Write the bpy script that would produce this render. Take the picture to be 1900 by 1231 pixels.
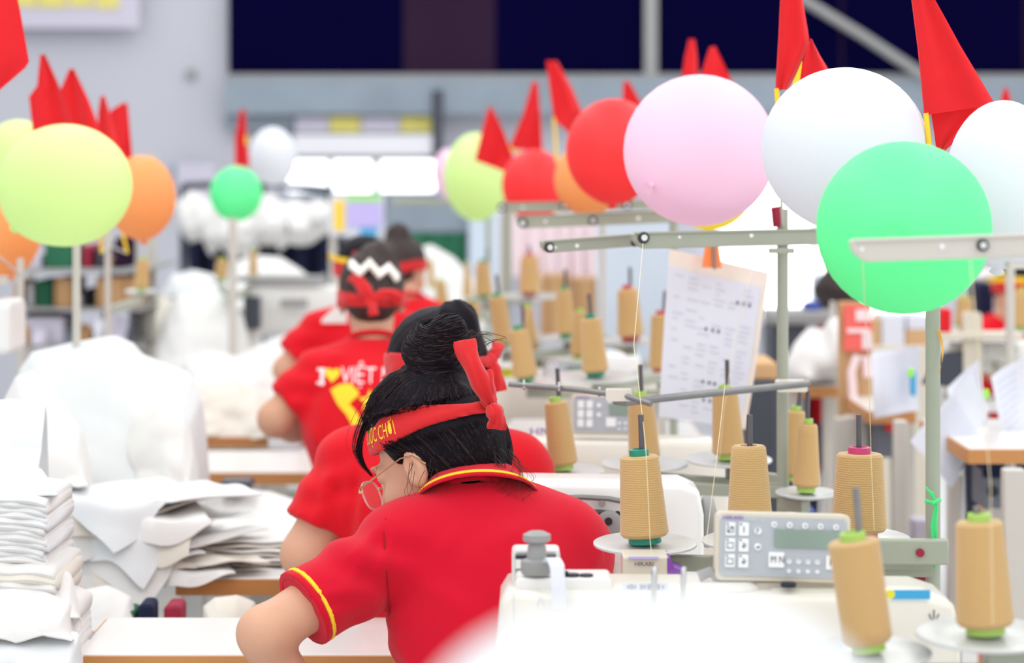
import bpy, math, random
import numpy as np
from mathutils import Vector, Matrix
from mathutils.bvhtree import BVHTree
random.seed(7); np.random.seed(7)
for o in list(bpy.data.objects): bpy.data.objects.remove(o)
scene = bpy.context.scene
COL = scene.collection
# ------------------------------------------------------------------ camera
F = 4500.0; CZ = 1.55; HY = 310.0            # focal length in px of a 1900 wide frame, eye height, horizon row
cam_d = bpy.data.cameras.new('camera'); cam = bpy.data.objects.new('camera', cam_d); COL.objects.link(cam)
cam.location = (0, 0, CZ); cam.rotation_euler = (math.pi/2, 0, 0)
cam_d.sensor_width = 36; cam_d.lens = F*36/1900
cam_d.shift_y = -(615.5-HY)/1900
cam_d.clip_start = .05; cam_d.clip_end = 100
cam_d.dof.use_dof = True; cam_d.dof.focus_distance = 3.72; cam_d.dof.aperture_fstop = 3.2
scene.camera = cam
# ------------------------------------------------------------------ world and lamps
w = bpy.data.worlds.new('world'); scene.world = w; w.use_nodes = True
w.node_tree.nodes['Background'].inputs[0].default_value = (.97, .985, 1, 1)
w.node_tree.nodes['Background'].inputs[1].default_value = 1.12
def area(name, loc, sx, sy, power, rot=(0, 0, 0), col=(1, .99, .97)):
    l = bpy.data.lights.new(name, 'AREA'); l.shape = 'RECTANGLE'; l.size = sx; l.size_y = sy; l.energy = power; l.color = col
    o = bpy.data.objects.new(name, l); COL.objects.link(o); o.location = loc; o.rotation_euler = rot; return o
for k, yy in enumerate((2.2, 5.2, 8.4, 11.8)):      # the hall's long fluorescent battens, above the frame
    area('ceiling_batten_light', (-1.2, yy, 3.7), .5, 2.6, 15)
    area('ceiling_batten_light', (1.7, yy, 3.7), .5, 2.6, 15)
scene.view_settings.view_transform = 'Standard'; scene.view_settings.look = 'None'
scene.view_settings.exposure = .28; scene.view_settings.gamma = 1; scene.view_settings.use_curve_mapping = False
# ------------------------------------------------------------------ helpers
def P(px, py, Y): return Vector(((px-950)*Y/F, Y, CZ-(py-HY)*Y/F))
def lin(c):
    c = np.array(c[:3], float)/255; r = np.where(c <= .04045, c/12.92, ((c+.055)/1.055)**2.4); return (float(r[0]), float(r[1]), float(r[2]), 1)
MATS = {}
def mat(name, c, rough=.6, metal=0, var=.06, vscale=30, bump=0, bscale=200, trans=0, sheen=0, emit=0, coat=0, alpha=None, wave=None, stretch=None, spec=None):
    if name in MATS: return MATS[name]
    m = bpy.data.materials.new(name); m.use_nodes = True; nt = m.node_tree; N = nt.nodes; L = nt.links
    b = N['Principled BSDF']; out = N['Material Output']
    tc = N.new('ShaderNodeTexCoord'); src = tc.outputs['Object']
    if stretch:
        mp = N.new('ShaderNodeMapping'); mp.inputs['Scale'].default_value = stretch; L.new(src, mp.inputs[0]); src = mp.outputs[0]
    nz = N.new('ShaderNodeTexNoise'); nz.inputs['Scale'].default_value = vscale; nz.inputs['Detail'].default_value = 4
    L.new(src, nz.inputs['Vector'])
    mx = N.new('ShaderNodeMix'); mx.data_type = 'RGBA'; col = lin(c)
    mx.inputs['A'].default_value = tuple(x*(1-var) for x in col[:3])+(1,)
    mx.inputs['B'].default_value = tuple(min(1, x*(1+var)) for x in col[:3])+(1,)
    L.new(nz.outputs['Fac'], mx.inputs['Factor']); L.new(mx.outputs['Result'], b.inputs['Base Color'])
    b.inputs['Roughness'].default_value = rough; b.inputs['Metallic'].default_value = metal
    if spec is not None: b.inputs['Specular IOR Level'].default_value = spec
    if sheen: b.inputs['Sheen Weight'].default_value = sheen
    if coat: b.inputs['Coat Weight'].default_value = coat; b.inputs['Coat Roughness'].default_value = .2
    if emit:
        b.inputs['Emission Color'].default_value = col; b.inputs['Emission Strength'].default_value = emit
    hsrc = None
    if bump:
        n2 = N.new('ShaderNodeTexNoise'); n2.inputs['Scale'].default_value = bscale; n2.inputs['Detail'].default_value = 3; L.new(src, n2.inputs['Vector']); hsrc = n2.outputs['Fac']
    if wave:
        wv = N.new('ShaderNodeTexWave'); wv.bands_direction = 'Z'; wv.inputs['Scale'].default_value = wave; wv.inputs['Distortion'].default_value = 3.5
        wv.inputs['Detail'].default_value = 2; wv.inputs['Detail Scale'].default_value = 1.5; L.new(tc.outputs['Object'], wv.inputs['Vector']); hsrc = wv.outputs['Fac']; bump = bump or .3
        L.new(wv.outputs['Fac'], mx.inputs['Factor'])
    if hsrc:
        bp = N.new('ShaderNodeBump'); bp.inputs['Strength'].default_value = bump; bp.inputs['Distance'].default_value = .002
        L.new(hsrc, bp.inputs['Height']); L.new(bp.outputs[0], b.inputs['Normal'])
    if trans:
        t = N.new('ShaderNodeBsdfTranslucent'); L.new(mx.outputs['Result'], t.inputs['Color'])
        ms = N.new('ShaderNodeMixShader'); ms.inputs[0].default_value = trans; L.new(b.outputs[0], ms.inputs[1]); L.new(t.outputs[0], ms.inputs[2]); L.new(ms.outputs[0], out.inputs['Surface'])
    if alpha is not None:
        b.inputs['Alpha'].default_value = alpha
    MATS[name] = m; return m

def empty(name, loc, label=None, cat=None, group=None):
    o = bpy.data.objects.new(name, None); COL.objects.link(o); o.location = loc; o.empty_display_size = .05
    tag(o, label, cat, group); return o
def tag(o, label=None, cat=None, group=None, kind=None):
    if label: o['label'] = label
    if cat: o['category'] = cat
    if group: o['group'] = group
    if kind: o['kind'] = kind
    return o
def worldloc(o):
    v = Vector((0, 0, 0))
    while o is not None: v = v+o.location; o = o.parent
    return v
def frame_from(z, x=None):
    z = Vector(z).normalized(); x = Vector(x) if x is not None else (Vector((1, 0, 0)) if abs(z.x) < .9 else Vector((0, 1, 0)))
    x = (x-z*x.dot(z)).normalized(); y = z.cross(x); return Matrix((x, y, z)).transposed()
class MB:
    def __init__(s): s.v = []; s.f = []
    def add(s, v, f):
        n = len(s.v); s.v += [Vector(p) for p in v]; s.f += [tuple(i+n for i in q) for q in f]; return s
    def box(s, c, d, R=None):
        c = Vector(c); hx, hy, hz = d[0]/2, d[1]/2, d[2]/2
        vs = [Vector((a*hx, b*hy, e*hz)) for a in (-1, 1) for b in (-1, 1) for e in (-1, 1)]
        if R is not None: vs = [R @ v for v in vs]
        return s.add([v+c for v in vs], [(0, 1, 3, 2), (4, 6, 7, 5), (0, 4, 5, 1), (2, 3, 7, 6), (0, 2, 6, 4), (1, 5, 7, 3)])
    def rbox(s, c, d, r, R=None, n=4, axis=1):
        """box with rounded corners in the plane across the axis"""
        i, j = [k for k in range(3) if k != axis]; hx, hz = d[i]/2, d[j]/2; r = min(r, hx*.98, hz*.98); poly = []
        for (sx, sz, a0) in ((1, 1, 0), (-1, 1, 90), (-1, -1, 180), (1, -1, 270)):
            for k in range(n+1):
                a = math.radians(a0+90*k/n); poly.append((sx*(hx-r)+r*math.cos(a), sz*(hz-r)+r*math.sin(a)))
        return s.prism(poly, c, d[axis], i, j, axis, R)
    def prism(s, poly, c, depth, i=0, j=2, axis=1, R=None, bev=0):
        c = Vector(c); rings = []
        if bev:
            cx = sum(p[0] for p in poly)/len(poly); cy = sum(p[1] for p in poly)/len(poly)
            lv = [(-depth/2, bev), (-depth/2+bev, 0), (depth/2-bev, 0), (depth/2, bev)]
        else: lv = [(-depth/2, 0), (depth/2, 0)]
        vs = []
        n = len(poly)
        for (t, ins) in lv:
            for k, p in enumerate(poly):
                q = [0, 0, 0]
                if ins:
                    a = Vector(poly[k-1]); b_ = Vector(p); e = Vector(poly[(k+1) % n])
                    n1 = (b_-a).normalized(); n2 = (e-b_).normalized(); nn = (Vector((-n1.y, n1.x))+Vector((-n2.y, n2.x)))
                    nn = nn.normalized() if nn.length > 1e-6 else Vector((0, 0)); p = (p[0]+nn.x*ins, p[1]+nn.y*ins)
                q[i] = p[0]; q[j] = p[1]; q[axis] = t; v = Vector(q); vs.append((R @ v if R is not None else v)+c)
        fs = [tuple(range(n)), tuple(reversed(range(n*(len(lv)-1), n*len(lv))))]
        for L_ in range(len(lv)-1):
            for k in range(n): fs.append((L_*n+k, L_*n+n+k, L_*n+n+(k+1) % n, L_*n+(k+1) % n))
        return s.add(vs, fs)
    def cyl(s, p0, p1, r0, r1=None, n=16, cap=True): return s.tube([p0, p1], [r0, r0 if r1 is None else r1], n, cap)
    def tube(s, path, r, n=8, cap=True):
        path = [Vector(p) for p in path]; m = len(path)
        if not hasattr(r, '__len__'): r = [r]*m
        vs = []; fs = []; pr = None
        for k in range(m):
            d = (path[min(k+1, m-1)]-path[max(k-1, 0)])
            d = d.normalized() if d.length > 1e-9 else Vector((0, 0, 1))
            R = frame_from(d, pr); pr = R.col[0]
            for a in range(n):
                t = 2*math.pi*a/n; vs.append(path[k]+R @ Vector((r[k]*math.cos(t), r[k]*math.sin(t), 0)))
        for k in range(m-1):
            for a in range(n): fs.append((k*n+a, k*n+(a+1) % n, k*n+n+(a+1) % n, k*n+n+a))
        if cap: fs += [tuple(reversed(range(n))), tuple(range((m-1)*n, m*n))]
        return s.add(vs, fs)
    def lathe(s, prof, c, R=None, n=32, sx=1, sy=1):
        c = Vector(c); vs = []; fs = []; m = len(prof)
        for (r, z) in prof:
            for a in range(n):
                t = 2*math.pi*a/n; v = Vector((max(r, 1e-5)*math.cos(t)*sx, max(r, 1e-5)*math.sin(t)*sy, z)); vs.append((R @ v if R is not None else v)+c)
        for k in range(m-1):
            for a in range(n): fs.append((k*n+a, k*n+(a+1) % n, k*n+n+(a+1) % n, k*n+n+a))
        fs += [tuple(reversed(range(n))), tuple(range((m-1)*n, m*n))]
        return s.add(vs, fs)
    def grid(s, fn, nu, nv, thick=0):
        """fn(u,v)->Vector; thick gives the sheet two sides"""
        pts = [[Vector(fn(u/(nu-1), v/(nv-1))) for v in range(nv)] for u in range(nu)]
        vs = [pts[u][v] for u in range(nu) for v in range(nv)]
        fs = [(u*nv+v, (u+1)*nv+v, (u+1)*nv+v+1, u*nv+v+1) for u in range(nu-1) for v in range(nv-1)]
        if thick:
            nn = []
            for u in range(nu):
                for v in range(nv):
                    a = pts[min(u+1, nu-1)][v]-pts[max(u-1, 0)][v]; b = pts[u][min(v+1, nv-1)]-pts[u][max(v-1, 0)]
                    q = a.cross(b); nn.append(q.normalized() if q.length > 1e-12 else Vector((0, 0, 1)))
            k = len(vs); vs = vs+[vs[i]-nn[i]*thick for i in range(k)]
            fs = fs+[tuple(i+k for i in reversed(q)) for q in fs]
            rim = [u*nv for u in range(nu)]+[(nu-1)*nv+v for v in range(1, nv)]+[u*nv+nv-1 for u in range(nu-2, -1, -1)]+[v for v in range(nv-2, 0, -1)]
            for a, b in zip(rim, rim[1:]+rim[:1]): fs.append((a, a+k, b+k, b))
        return s.add(vs, fs)
    def build(s, name, m, parent=None, label=None, cat=None, group=None, kind=None, smooth=True, bevel=0, angle=40):
        if parent is not None: off = worldloc(parent)
        else:
            xs = np.array(s.v); off = Vector(((xs[:, 0].min()+xs[:, 0].max())/2, (xs[:, 1].min()+xs[:, 1].max())/2, xs[:, 2].min()))
        me = bpy.data.meshes.new(name); me.from_pydata([tuple(v-off) for v in s.v], [], s.f)
        me.validate(); me.update()
        o = bpy.data.objects.new(name, me); COL.objects.link(o)
        if parent is not None: o.parent = parent
        else: o.location = off
        me.materials.append(m)
        if bevel:
            bv = o.modifiers.new('bevel', 'BEVEL'); bv.width = bevel; bv.segments = 2; bv.limit_method = 'ANGLE'; bv.angle_limit = math.radians(35)
        if smooth:
            me.shade_smooth() if hasattr(me, 'shade_smooth') else None
            if angle < 180: me.set_sharp_from_angle(angle=math.radians(angle))
        tag(o, label, cat, group, kind); return o
def text_mesh(s, size):
    cu = bpy.data.curves.new('lettering', 'FONT'); cu.body = s; cu.size = size; cu.resolution_u = 2
    to = bpy.data.objects.new('lettering_tmp', cu); COL.objects.link(to)
    dg = bpy.context.evaluated_depsgraph_get(); dg.update(); me = bpy.data.meshes.new_from_object(to.evaluated_get(dg))
    v = [tuple(x.co) for x in me.vertices]; f = [tuple(p.vertices) for p in me.polygons]
    bpy.data.objects.remove(to); bpy.data.curves.remove(cu); bpy.data.meshes.remove(me)
    return v, f
def put_text(s, size, origin, ex, ey, m, parent, name='lettering', center=False, squeeze=1.0, lift=.0008):
    v, f = text_mesh(s, size)
    if not v: return None
    ex = Vector(ex).normalized(); ey = Vector(ey).normalized(); n = ex.cross(ey); cx = (max(p[0] for p in v)+min(p[0] for p in v))/2 if center else 0
    mb = MB(); mb.add([Vector(origin)+ex*(p[0]-cx)*squeeze+ey*p[1]+n*lift for p in v], f)
    return mb.build(name, m, parent, smooth=False)
# ------------------------------------------------------------------ implicit surfaces for bodies and cloth
def unit(v): v = np.array(v, float); return v/np.linalg.norm(v)
def sd_ell(p, c, r, R=None):
    q = p-np.array(c, np.float32)
    if R is not None: q = q @ np.array(R, np.float32)
    r = np.array(r, np.float32); k0 = np.sqrt(((q/r)**2).sum(-1)); k1 = np.sqrt(((q/r**2)**2).sum(-1)); return k0*(k0-1)/np.maximum(k1, 1e-6)
def sd_cone(p, a, b, ra, rb):
    a = np.array(a, np.float32); b = np.array(b, np.float32); d = b-a; h = np.clip(((p-a) @ d)/max((d*d).sum(), 1e-9), 0, 1)
    q = p-a-h[..., None]*d; return np.sqrt((q*q).sum(-1))-(ra+(rb-ra)*h)
def smin(a, b, k): h = np.clip(.5+.5*(b-a)/k, 0, 1); return b+(a-b)*h-k*h*(1-h)
def smax(a, b, k): return -smin(-a, -b, k)
def fold(p, seed, f, amp, n=5):
    r = np.random.RandomState(seed); s = np.zeros(p.shape[:-1], np.float32)
    wp = p+.25/f*np.stack([np.sin(p[..., 1]*f*2+seed), np.sin(p[..., 2]*f*2.3+1), np.sin(p[..., 0]*f*1.9+2)], -1)
    for k in range(n):
        d = unit(r.randn(3)); ff = f*(.6+1.5*r.rand()); s += (np.abs(np.sin(wp @ d.astype(np.float32)*ff+r.rand()*6))-.6)*(f/ff)
    return s*amp
def nets(sdf, lo, hi, h):
    lo = np.array(lo, float); hi = np.array(hi, float); n = np.ceil((hi-lo)/h).astype(int)+1
    ax = [lo[i]+h*np.arange(n[i]) for i in range(3)]
    V = np.empty(n, np.float32); ch = max(1, int(300000/(n[1]*n[2])))
    for i in range(0, n[0], ch):
        g = np.stack(np.meshgrid(ax[0][i:i+ch], ax[1], ax[2], indexing='ij'), -1).astype(np.float32); V[i:i+ch] = sdf(g)
    ins = V < 0
    c = np.zeros(n-1, np.int8)
    for a in (0, 1):
        for b in (0, 1):
            for d in (0, 1): c += ins[a:n[0]-1+a, b:n[1]-1+b, d:n[2]-1+d]
    act = np.argwhere((c > 0) & (c < 8)); 
    if len(act) == 0: return [], []
    idx = -np.ones(n-1, np.int64); idx[tuple(act.T)] = np.arange(len(act))
    acc = np.zeros((len(act), 3)); cnt = np.zeros(len(act))
    corners = [(a, b, d) for a in (0, 1) for b in (0, 1) for d in (0, 1)]
    val = {k: V[tuple((act+np.array(k)).T)] for k in corners}
    for a in corners:
        for i in range(3):
            if a[i] == 0:
                b = list(a); b[i] = 1; b = tuple(b); va, vb = val[a], val[b]; m = (va < 0) != (vb < 0)
                t = np.where(m, va/np.where(va == vb, 1, va-vb), 0); p = np.array(a, float)+np.zeros((len(act), 3)); p[:, i] = t
                acc[m] += p[m]; cnt[m] += 1
    vert = lo+h*(act+acc/cnt[:, None])
    faces = []
    for i in range(3):
        j, k = (i+1) % 3, (i+2) % 3
        sl0 = [slice(1, n[q]-1) for q in range(3)]; sl0[i] = slice(0, n[i]-1); sl1 = list(sl0); sl1[i] = slice(1, n[i])
        A = ins[tuple(sl0)]; B = ins[tuple(sl1)]; e = np.argwhere(A != B); base = e.copy(); base[:, j] += 1; base[:, k] += 1
        flip = A[tuple(e.T)]
        def cell(dj, dk): q = base.copy(); q[:, j] -= dj; q[:, k] -= dk; return idx[tuple(q.T)]
        q = np.stack([cell(1, 1), cell(0, 1), cell(0, 0), cell(1, 0)], 1); q[~flip] = q[~flip][:, ::-1]; faces.append(q)
    return vert, np.concatenate(faces)
def nets_obj(name, sdf, lo, hi, h, m, parent=None, relax=1, **kw):
    v, f = nets(sdf, lo, hi, h)
    if len(v) == 0: return None
    for _ in range(relax):                                   # light relaxation along the mesh edges
        s = np.zeros_like(v); c = np.zeros(len(v))
        for a, b in ((0, 1), (1, 2), (2, 3), (3, 0)):
            np.add.at(s, f[:, a], v[f[:, b]]); np.add.at(c, f[:, a], 1); np.add.at(s, f[:, b], v[f[:, a]]); np.add.at(c, f[:, b], 1)
        v = v*.5+.5*s/np.maximum(c, 1)[:, None]
    if parent is not None: off = np.array(worldloc(parent))
    else: off = np.array([(v[:, 0].min()+v[:, 0].max())/2, (v[:, 1].min()+v[:, 1].max())/2, v[:, 2].min()])
    me = bpy.data.meshes.new(name); vv = (v-off).astype(np.float32)
    me.vertices.add(len(vv)); me.vertices.foreach_set('co', vv.ravel())
    me.loops.add(f.size); me.loops.foreach_set('vertex_index', f.astype(np.int32).ravel())
    me.polygons.add(len(f)); me.polygons.foreach_set('loop_start', np.arange(0, f.size, 4, dtype=np.int32))
    me.update(calc_edges=True); me.validate(); me.shade_smooth()
    o = bpy.data.objects.new(name, me); COL.objects.link(o); me.materials.append(m)
    if parent is not None: o.parent = parent
    else: o.location = off
    tag(o, **kw); return o
def project_mesh(v, f, target, origin_fn, name, m, parent, lift=.0015):
    """lay a flat print onto a surface: each flat vertex gives a ray (start, direction)"""
    me = target.data; wl = worldloc(target); bvh = BVHTree.FromPolygons([x.co+wl for x in me.vertices], [tuple(p.vertices) for p in me.polygons])
    out = []; ok = []
    for p in v:
        o, d = origin_fn(p); hit, nrm, _, _ = bvh.ray_cast(Vector(o), Vector(d), 1.0)
        ok.append(hit is not None); out.append((hit-Vector(d).normalized()*lift) if hit is not None else Vector(o))
    fs = [q for q in f if all(ok[i] for i in q)]
    if not fs: return None
    mb = MB(); mb.add(out, fs); return mb.build(name, m, parent, smooth=False)
def subdivide(v, f, maxlen, it=3):
    """split the triangles of a flat print so that it can bend"""
    v = [tuple(p) for p in v]; tri = []
    for q in f:
        for k in range(1, len(q)-1): tri.append((q[0], q[k], q[k+1]))
    for _ in range(it):
        cache = {}; nt = []; ch = False
        def mid(a, b):
            k = (min(a, b), max(a, b))
            if k not in cache: v.append(tuple((x+y)/2 for x, y in zip(v[a], v[b]))); cache[k] = len(v)-1
            return cache[k]
        for a, b, c in tri:
            L = [math.dist(v[a], v[b]), math.dist(v[b], v[c]), math.dist(v[c], v[a])]; k = L.index(max(L))
            if L[k] > maxlen:
                ch = True
                if k == 0: m_ = mid(a, b); nt += [(a, m_, c), (m_, b, c)]
                elif k == 1: m_ = mid(b, c); nt += [(a, b, m_), (a, m_, c)]
                else: m_ = mid(c, a); nt += [(a, b, m_), (m_, b, c)]
            else: nt.append((a, b, c))
        tri = nt
        if not ch: break
    return v, tri
# ------------------------------------------------------------------ materials
M = {}
def mk(k, *a, **kw): M[k] = mat(k, *a, **kw)
mk('wall', (192, 193, 203), .9, vscale=3, var=.03, bump=.1, bscale=60)
mk('floor', (205, 205, 203), .5, vscale=4, var=.08)
mk('navy_glass', (8, 6, 44), .8, vscale=2, var=.15, spec=.0)
mk('plum_glass', (48, 32, 52), .8, vscale=2, var=.15, spec=.0)
mk('grey_blue', (136, 148, 160), .7, vscale=4, var=.2)
mk('grey_frame', (150, 150, 150), .6)
mk('white_paint', (225, 225, 232), .7, vscale=5, var=.03)
mk('daylight', (255, 255, 255), .6, emit=2.2)
mk('pale_blue', (205, 217, 232), .7, vscale=4)
mk('pink_cloth', (240, 222, 228), .9, vscale=6, sheen=.2)
mk('navy_cloth', (14, 22, 58), .9, vscale=12, var=.2)
mk('dark_green', (35, 105, 75), .8, vscale=8, var=.25)
mk('steel_dark', (62, 66, 78), .5, vscale=20)
mk('cardboard', (178, 138, 96), .85, vscale=12, var=.1)
mk('tan_board', (205, 165, 120), .8, vscale=12, var=.08)
mk('fabric', (229, 228, 226), .9, vscale=20, var=.02, bump=.25, bscale=900, sheen=.2, trans=.06)
mk('fabric_cool', (226, 229, 231), .9, vscale=20, var=.02, bump=.25, bscale=900, sheen=.2, trans=.06)
mk('fabric_cream', (228, 222, 211), .9, vscale=20, var=.02, bump=.25, bscale=900, sheen=.2, trans=.06)
mk('laminate', (226, 224, 222), .25, vscale=6, var=.02, stretch=(1, 12, 1), spec=.5)
mk('edge_wood', (196, 136, 78), .55, vscale=30, var=.1, stretch=(.3, 1, 4))
mk('edge_wood_dark', (186, 125, 65), .55, vscale=30, var=.1, stretch=(.3, 1, 4))
mk('enamel', (222, 217, 206), .38, vscale=8, var=.02, coat=.3)
mk('enamel_white', (232, 231, 229), .35, vscale=8, var=.02, coat=.3)
mk('enamel_beige', (214, 206, 190), .42, vscale=8, var=.03)
mk('post_paint', (158, 163, 147), .45, vscale=25, var=.05, coat=.1)
mk('post_paint_light', (200, 195, 187), .5, vscale=25, var=.05)
mk('saucer', (196, 198, 197), .32, vscale=30, var=.03, coat=.2)
mk('chrome', (190, 190, 192), .25, metal=1, vscale=40)
mk('steel', (135, 135, 135), .4, metal=.8, vscale=60, var=.12)
mk('pin', (96, 92, 98), .45, metal=.5, vscale=60, var=.1)
mk('grey_plastic', (146, 146, 145), .5, vscale=40, var=.05)
mk('panel_grey', (176, 181, 188), .45, vscale=30, var=.02)
mk('lcd', (132, 152, 142), .2, vscale=10, var=.05, coat=.5)
mk('key_white', (240, 242, 244), .4, vscale=50, var=.02)
mk('ink', (60, 62, 90), .7)
mk('ink_light', (205, 209, 222), .8)
mk('purple', (130, 70, 170), .5)
mk('lilac', (190, 178, 232), .5)
mk('rubber', (28, 30, 44), .55)
mk('eyelet_black', (30, 32, 36), .4)
mk('porcelain', (238, 238, 238), .2)
mk('thread', (198, 160, 104), .8, wave=95, var=.08, bump=.3, sheen=.3)
mk('thread_strand', (228, 214, 180), .8, var=.05)
for k, c in dict(lime=(165, 200, 95), teal=(20, 135, 110), red=(190, 65, 75), magenta=(196, 60, 115), green=(35, 150, 95)).items(): mk('core_'+k, c, .4, vscale=60, var=.05)
def ball(k, c): mk('balloon_'+k, c, .52, vscale=2.5, var=.02, trans=.34, spec=.5)
for k, c in dict(lime=(232, 255, 180), orange=(255, 182, 112), green=(122, 255, 180), pink=(255, 223, 241), white=(240, 243, 248), red=(255, 64, 68), yellow=(255, 238, 50)).items(): ball(k, c)
mk('flag_red', (236, 32, 42), .85, vscale=40, var=.06, trans=.3, sheen=.2)
mk('star_yellow', (252, 208, 50), .8, var=.05)
mk('stick_yellow', (250, 208, 40), .5, var=.05)
mk('shirt', (204, 12, 42), .92, vscale=16, var=.05, bump=.3, bscale=1400, sheen=.12, spec=.15)
mk('tee', (214, 18, 34), .92, vscale=16, var=.05, bump=.3, bscale=1400, sheen=.12, spec=.15)
mk('band_red', (208, 18, 26), .8, vscale=40, var=.06, sheen=.15, bump=.2, bscale=900)
mk('trim_yellow', (248, 205, 40), .8, var=.05)
mk('skin', (208, 158, 130), .52, vscale=25, var=.05, bump=.08, bscale=700)
MATS['skin'].node_tree.nodes['Principled BSDF'].inputs['Subsurface Weight'].default_value = .12
MATS['skin'].node_tree.nodes['Principled BSDF'].inputs['Subsurface Radius'].default_value = (.012, .005, .003)
mk('hair', (20, 14, 24), .55, vscale=60, var=.35, stretch=(4, 4, .5), bump=.5, bscale=220, spec=.14)
mk('hair_brown', (46, 30, 28), .6, vscale=60, var=.3, stretch=(4, 4, .5), bump=.5, bscale=220)
mk('hair_tip', (58, 38, 36), .45, var=.3, spec=.3)
mk('trousers', (48, 52, 70), .9, vscale=40, var=.1)
mk('shoe', (60, 58, 60), .7)
mk('frame_gold', (205, 160, 125), .25, metal=.8)
mk('frame_clear', (235, 205, 205), .15, alpha=.55)
mk('lens', (240, 240, 245), .05, alpha=.12)
mk('white_plastic', (240, 236, 228), .4)
mk('paper', (232, 234, 244), .55, vscale=20, var=.02, trans=.15)
mk('film', (248, 240, 232), .25, trans=.35)
mk('orange_plastic', (255, 140, 75), .45, var=.05)
mk('string_green', (70, 215, 125), .7, var=.1)
mk('ribbon_amber', (235, 170, 50), .6, var=.1)
mk('poster_red', (240, 105, 95), .7, var=.1)
mk('blue', (40, 70, 160), .5, var=.1)
mk('cyan', (60, 165, 215), .5, var=.1)
mk('clip_green', (150, 235, 80), .5, var=.1)
mk('yellow_label', (225, 220, 50), .7, var=.1)
mk('burgundy', (150, 20, 55), .7, var=.1)
mk('motor', (108, 112, 122), .5, vscale=30)
mk('print_white', (250, 225, 228), .8, var=.04)
mk('poster_yellow', (222, 212, 120), .8, vscale=25, var=.2)
mk('lilac_paper', (200, 196, 212), .8, var=.04)
# ------------------------------------------------------------------ the hall
def pbox(px0, py0, px1, py1, Y, d, name, m, parent=None, bevel=0, **kw):
    a = P(px0, py0, Y); b = P(px1, py1, Y); mb = MB(); mb.box(((a.x+b.x)/2, Y+d/2, (a.z+b.z)/2), (abs(b.x-a.x), d, abs(b.z-a.z)))
    return mb.build(name, m, parent, bevel=bevel, smooth=False, **kw)
YW = 14.0
MB().box((1, 7.2, -.05), (16, 15.4, .1)).build('floor', M['floor'], kind='structure', smooth=False)
MB().box((1, YW+.25, 1.9), (16, .3, 3.8)).build('wall_back', M['wall'], kind='structure', smooth=False)
MB().box((-7.1, 7.2, 1.9), (.2, 15.4, 3.8)).build('wall_left', M['wall'], kind='structure', smooth=False)
# upper row of dark glazing
w1 = pbox(418, 137, 2300, 146, YW-.06, .2, 'window_1', M['grey_frame'], kind='structure')
for (a, b, k) in ((424, 748, 'navy_glass'), (752, 915, 'plum_glass'), (919, 1196, 'navy_glass'), (1220, 1560, 'navy_glass'), (1564, 1900, 'navy_glass'), (1904, 2290, 'navy_glass')):
    pbox(a, -380, b, 137, YW, .05, 'pane', M[k], w1)
pbox(1196, -380, 1220, 150, YW-.05, .12, 'mullion', M['grey_frame'], w1)
for a in (748, 915, 1560, 1900): pbox(a, -380, a+4, 137, YW-.005, .05, 'mullion', M['plum_glass'], w1)
t1 = pbox(418, 146, 2300, 212, YW-.1, .2, 'trim_1', M['grey_blue'], kind='structure')
pbox(418, 205, 545, 240, YW-.02, .1, 'shadow_strip', M['grey_blue'], t1)
MB().tube([P(1478, -8, YW-.14), P(1600, 66, YW-.14), P(1716, 142, YW-.14)], .028, 10).build('conduit_pipe', M['grey_frame'], label='grey conduit running diagonally across the dark upper windows', cat='pipe')
MB().tube([P(812, 168, YW-.12), P(812, 292, YW-.12)], .03, 10).build('drain_pipe', M['steel_dark'], label='short dark vertical pipe on the grey band of the back wall', cat='pipe')
for k, (a, b, m_) in enumerate(((548, 610, 'lilac_paper'), (612, 668, 'poster_yellow'), (670, 742, 'lilac_paper'), (744, 800, 'poster_yellow'))):
    pbox(a, 216, b, 246, YW-.03, .03, 'wall_notice', M[m_], label=('leftmost', 'second', 'third', 'rightmost')[k]+' paper notice in the strip under the grey band', cat='notice', group='notices under the grey band')
pbox(545, 250, 812, 288, YW-.12, .2, 'trim_2', M['white_paint'], kind='structure')
w2 = pbox(528, 288, 812, 298, YW-.08, .2, 'window_2', M['grey_frame'], kind='structure')
for (a, b) in ((534, 608), (618, 690), (706, 806)): pbox(a, 298, b, 356, YW-.02, .04, 'pane', M['daylight'], w2)
for (a, b) in ((528, 534), (608, 618), (690, 706), (806, 812)): pbox(a, 298, b, 356, YW-.05, .1, 'mullion', M['pale_blue'], w2)
pbox(528, 356, 812, 364, YW-.08, .15, 'sill', M['grey_blue'], w2)
w3 = pbox(1326, 322, 1740, 332, YW-.08, .2, 'window_3', M['white_paint'], kind='structure')
for (a, b) in ((1334, 1504), (1520, 1732)): pbox(a, 332, b, 586, YW-.02, .04, 'pane', M['daylight'], w3)
for (a, b) in ((1326, 1334), (1504, 1520), (1732, 1740)): pbox(a, 332, b, 586, YW-.06, .1, 'mullion', M['pale_blue'], w3)
pbox(1326, 586, 1740, 598, YW-.12, .2, 'sill', M['white_paint'], w3)
pbox(870, 392, 936, 640, YW-.4, .35, 'wall_pier', M['pale_blue'], kind='structure', bevel=.01)
pbox(1112, 396, 1250, 760, 9.4, .3, 'wall_pillar', M['pale_blue'], kind='structure', bevel=.01)
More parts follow.
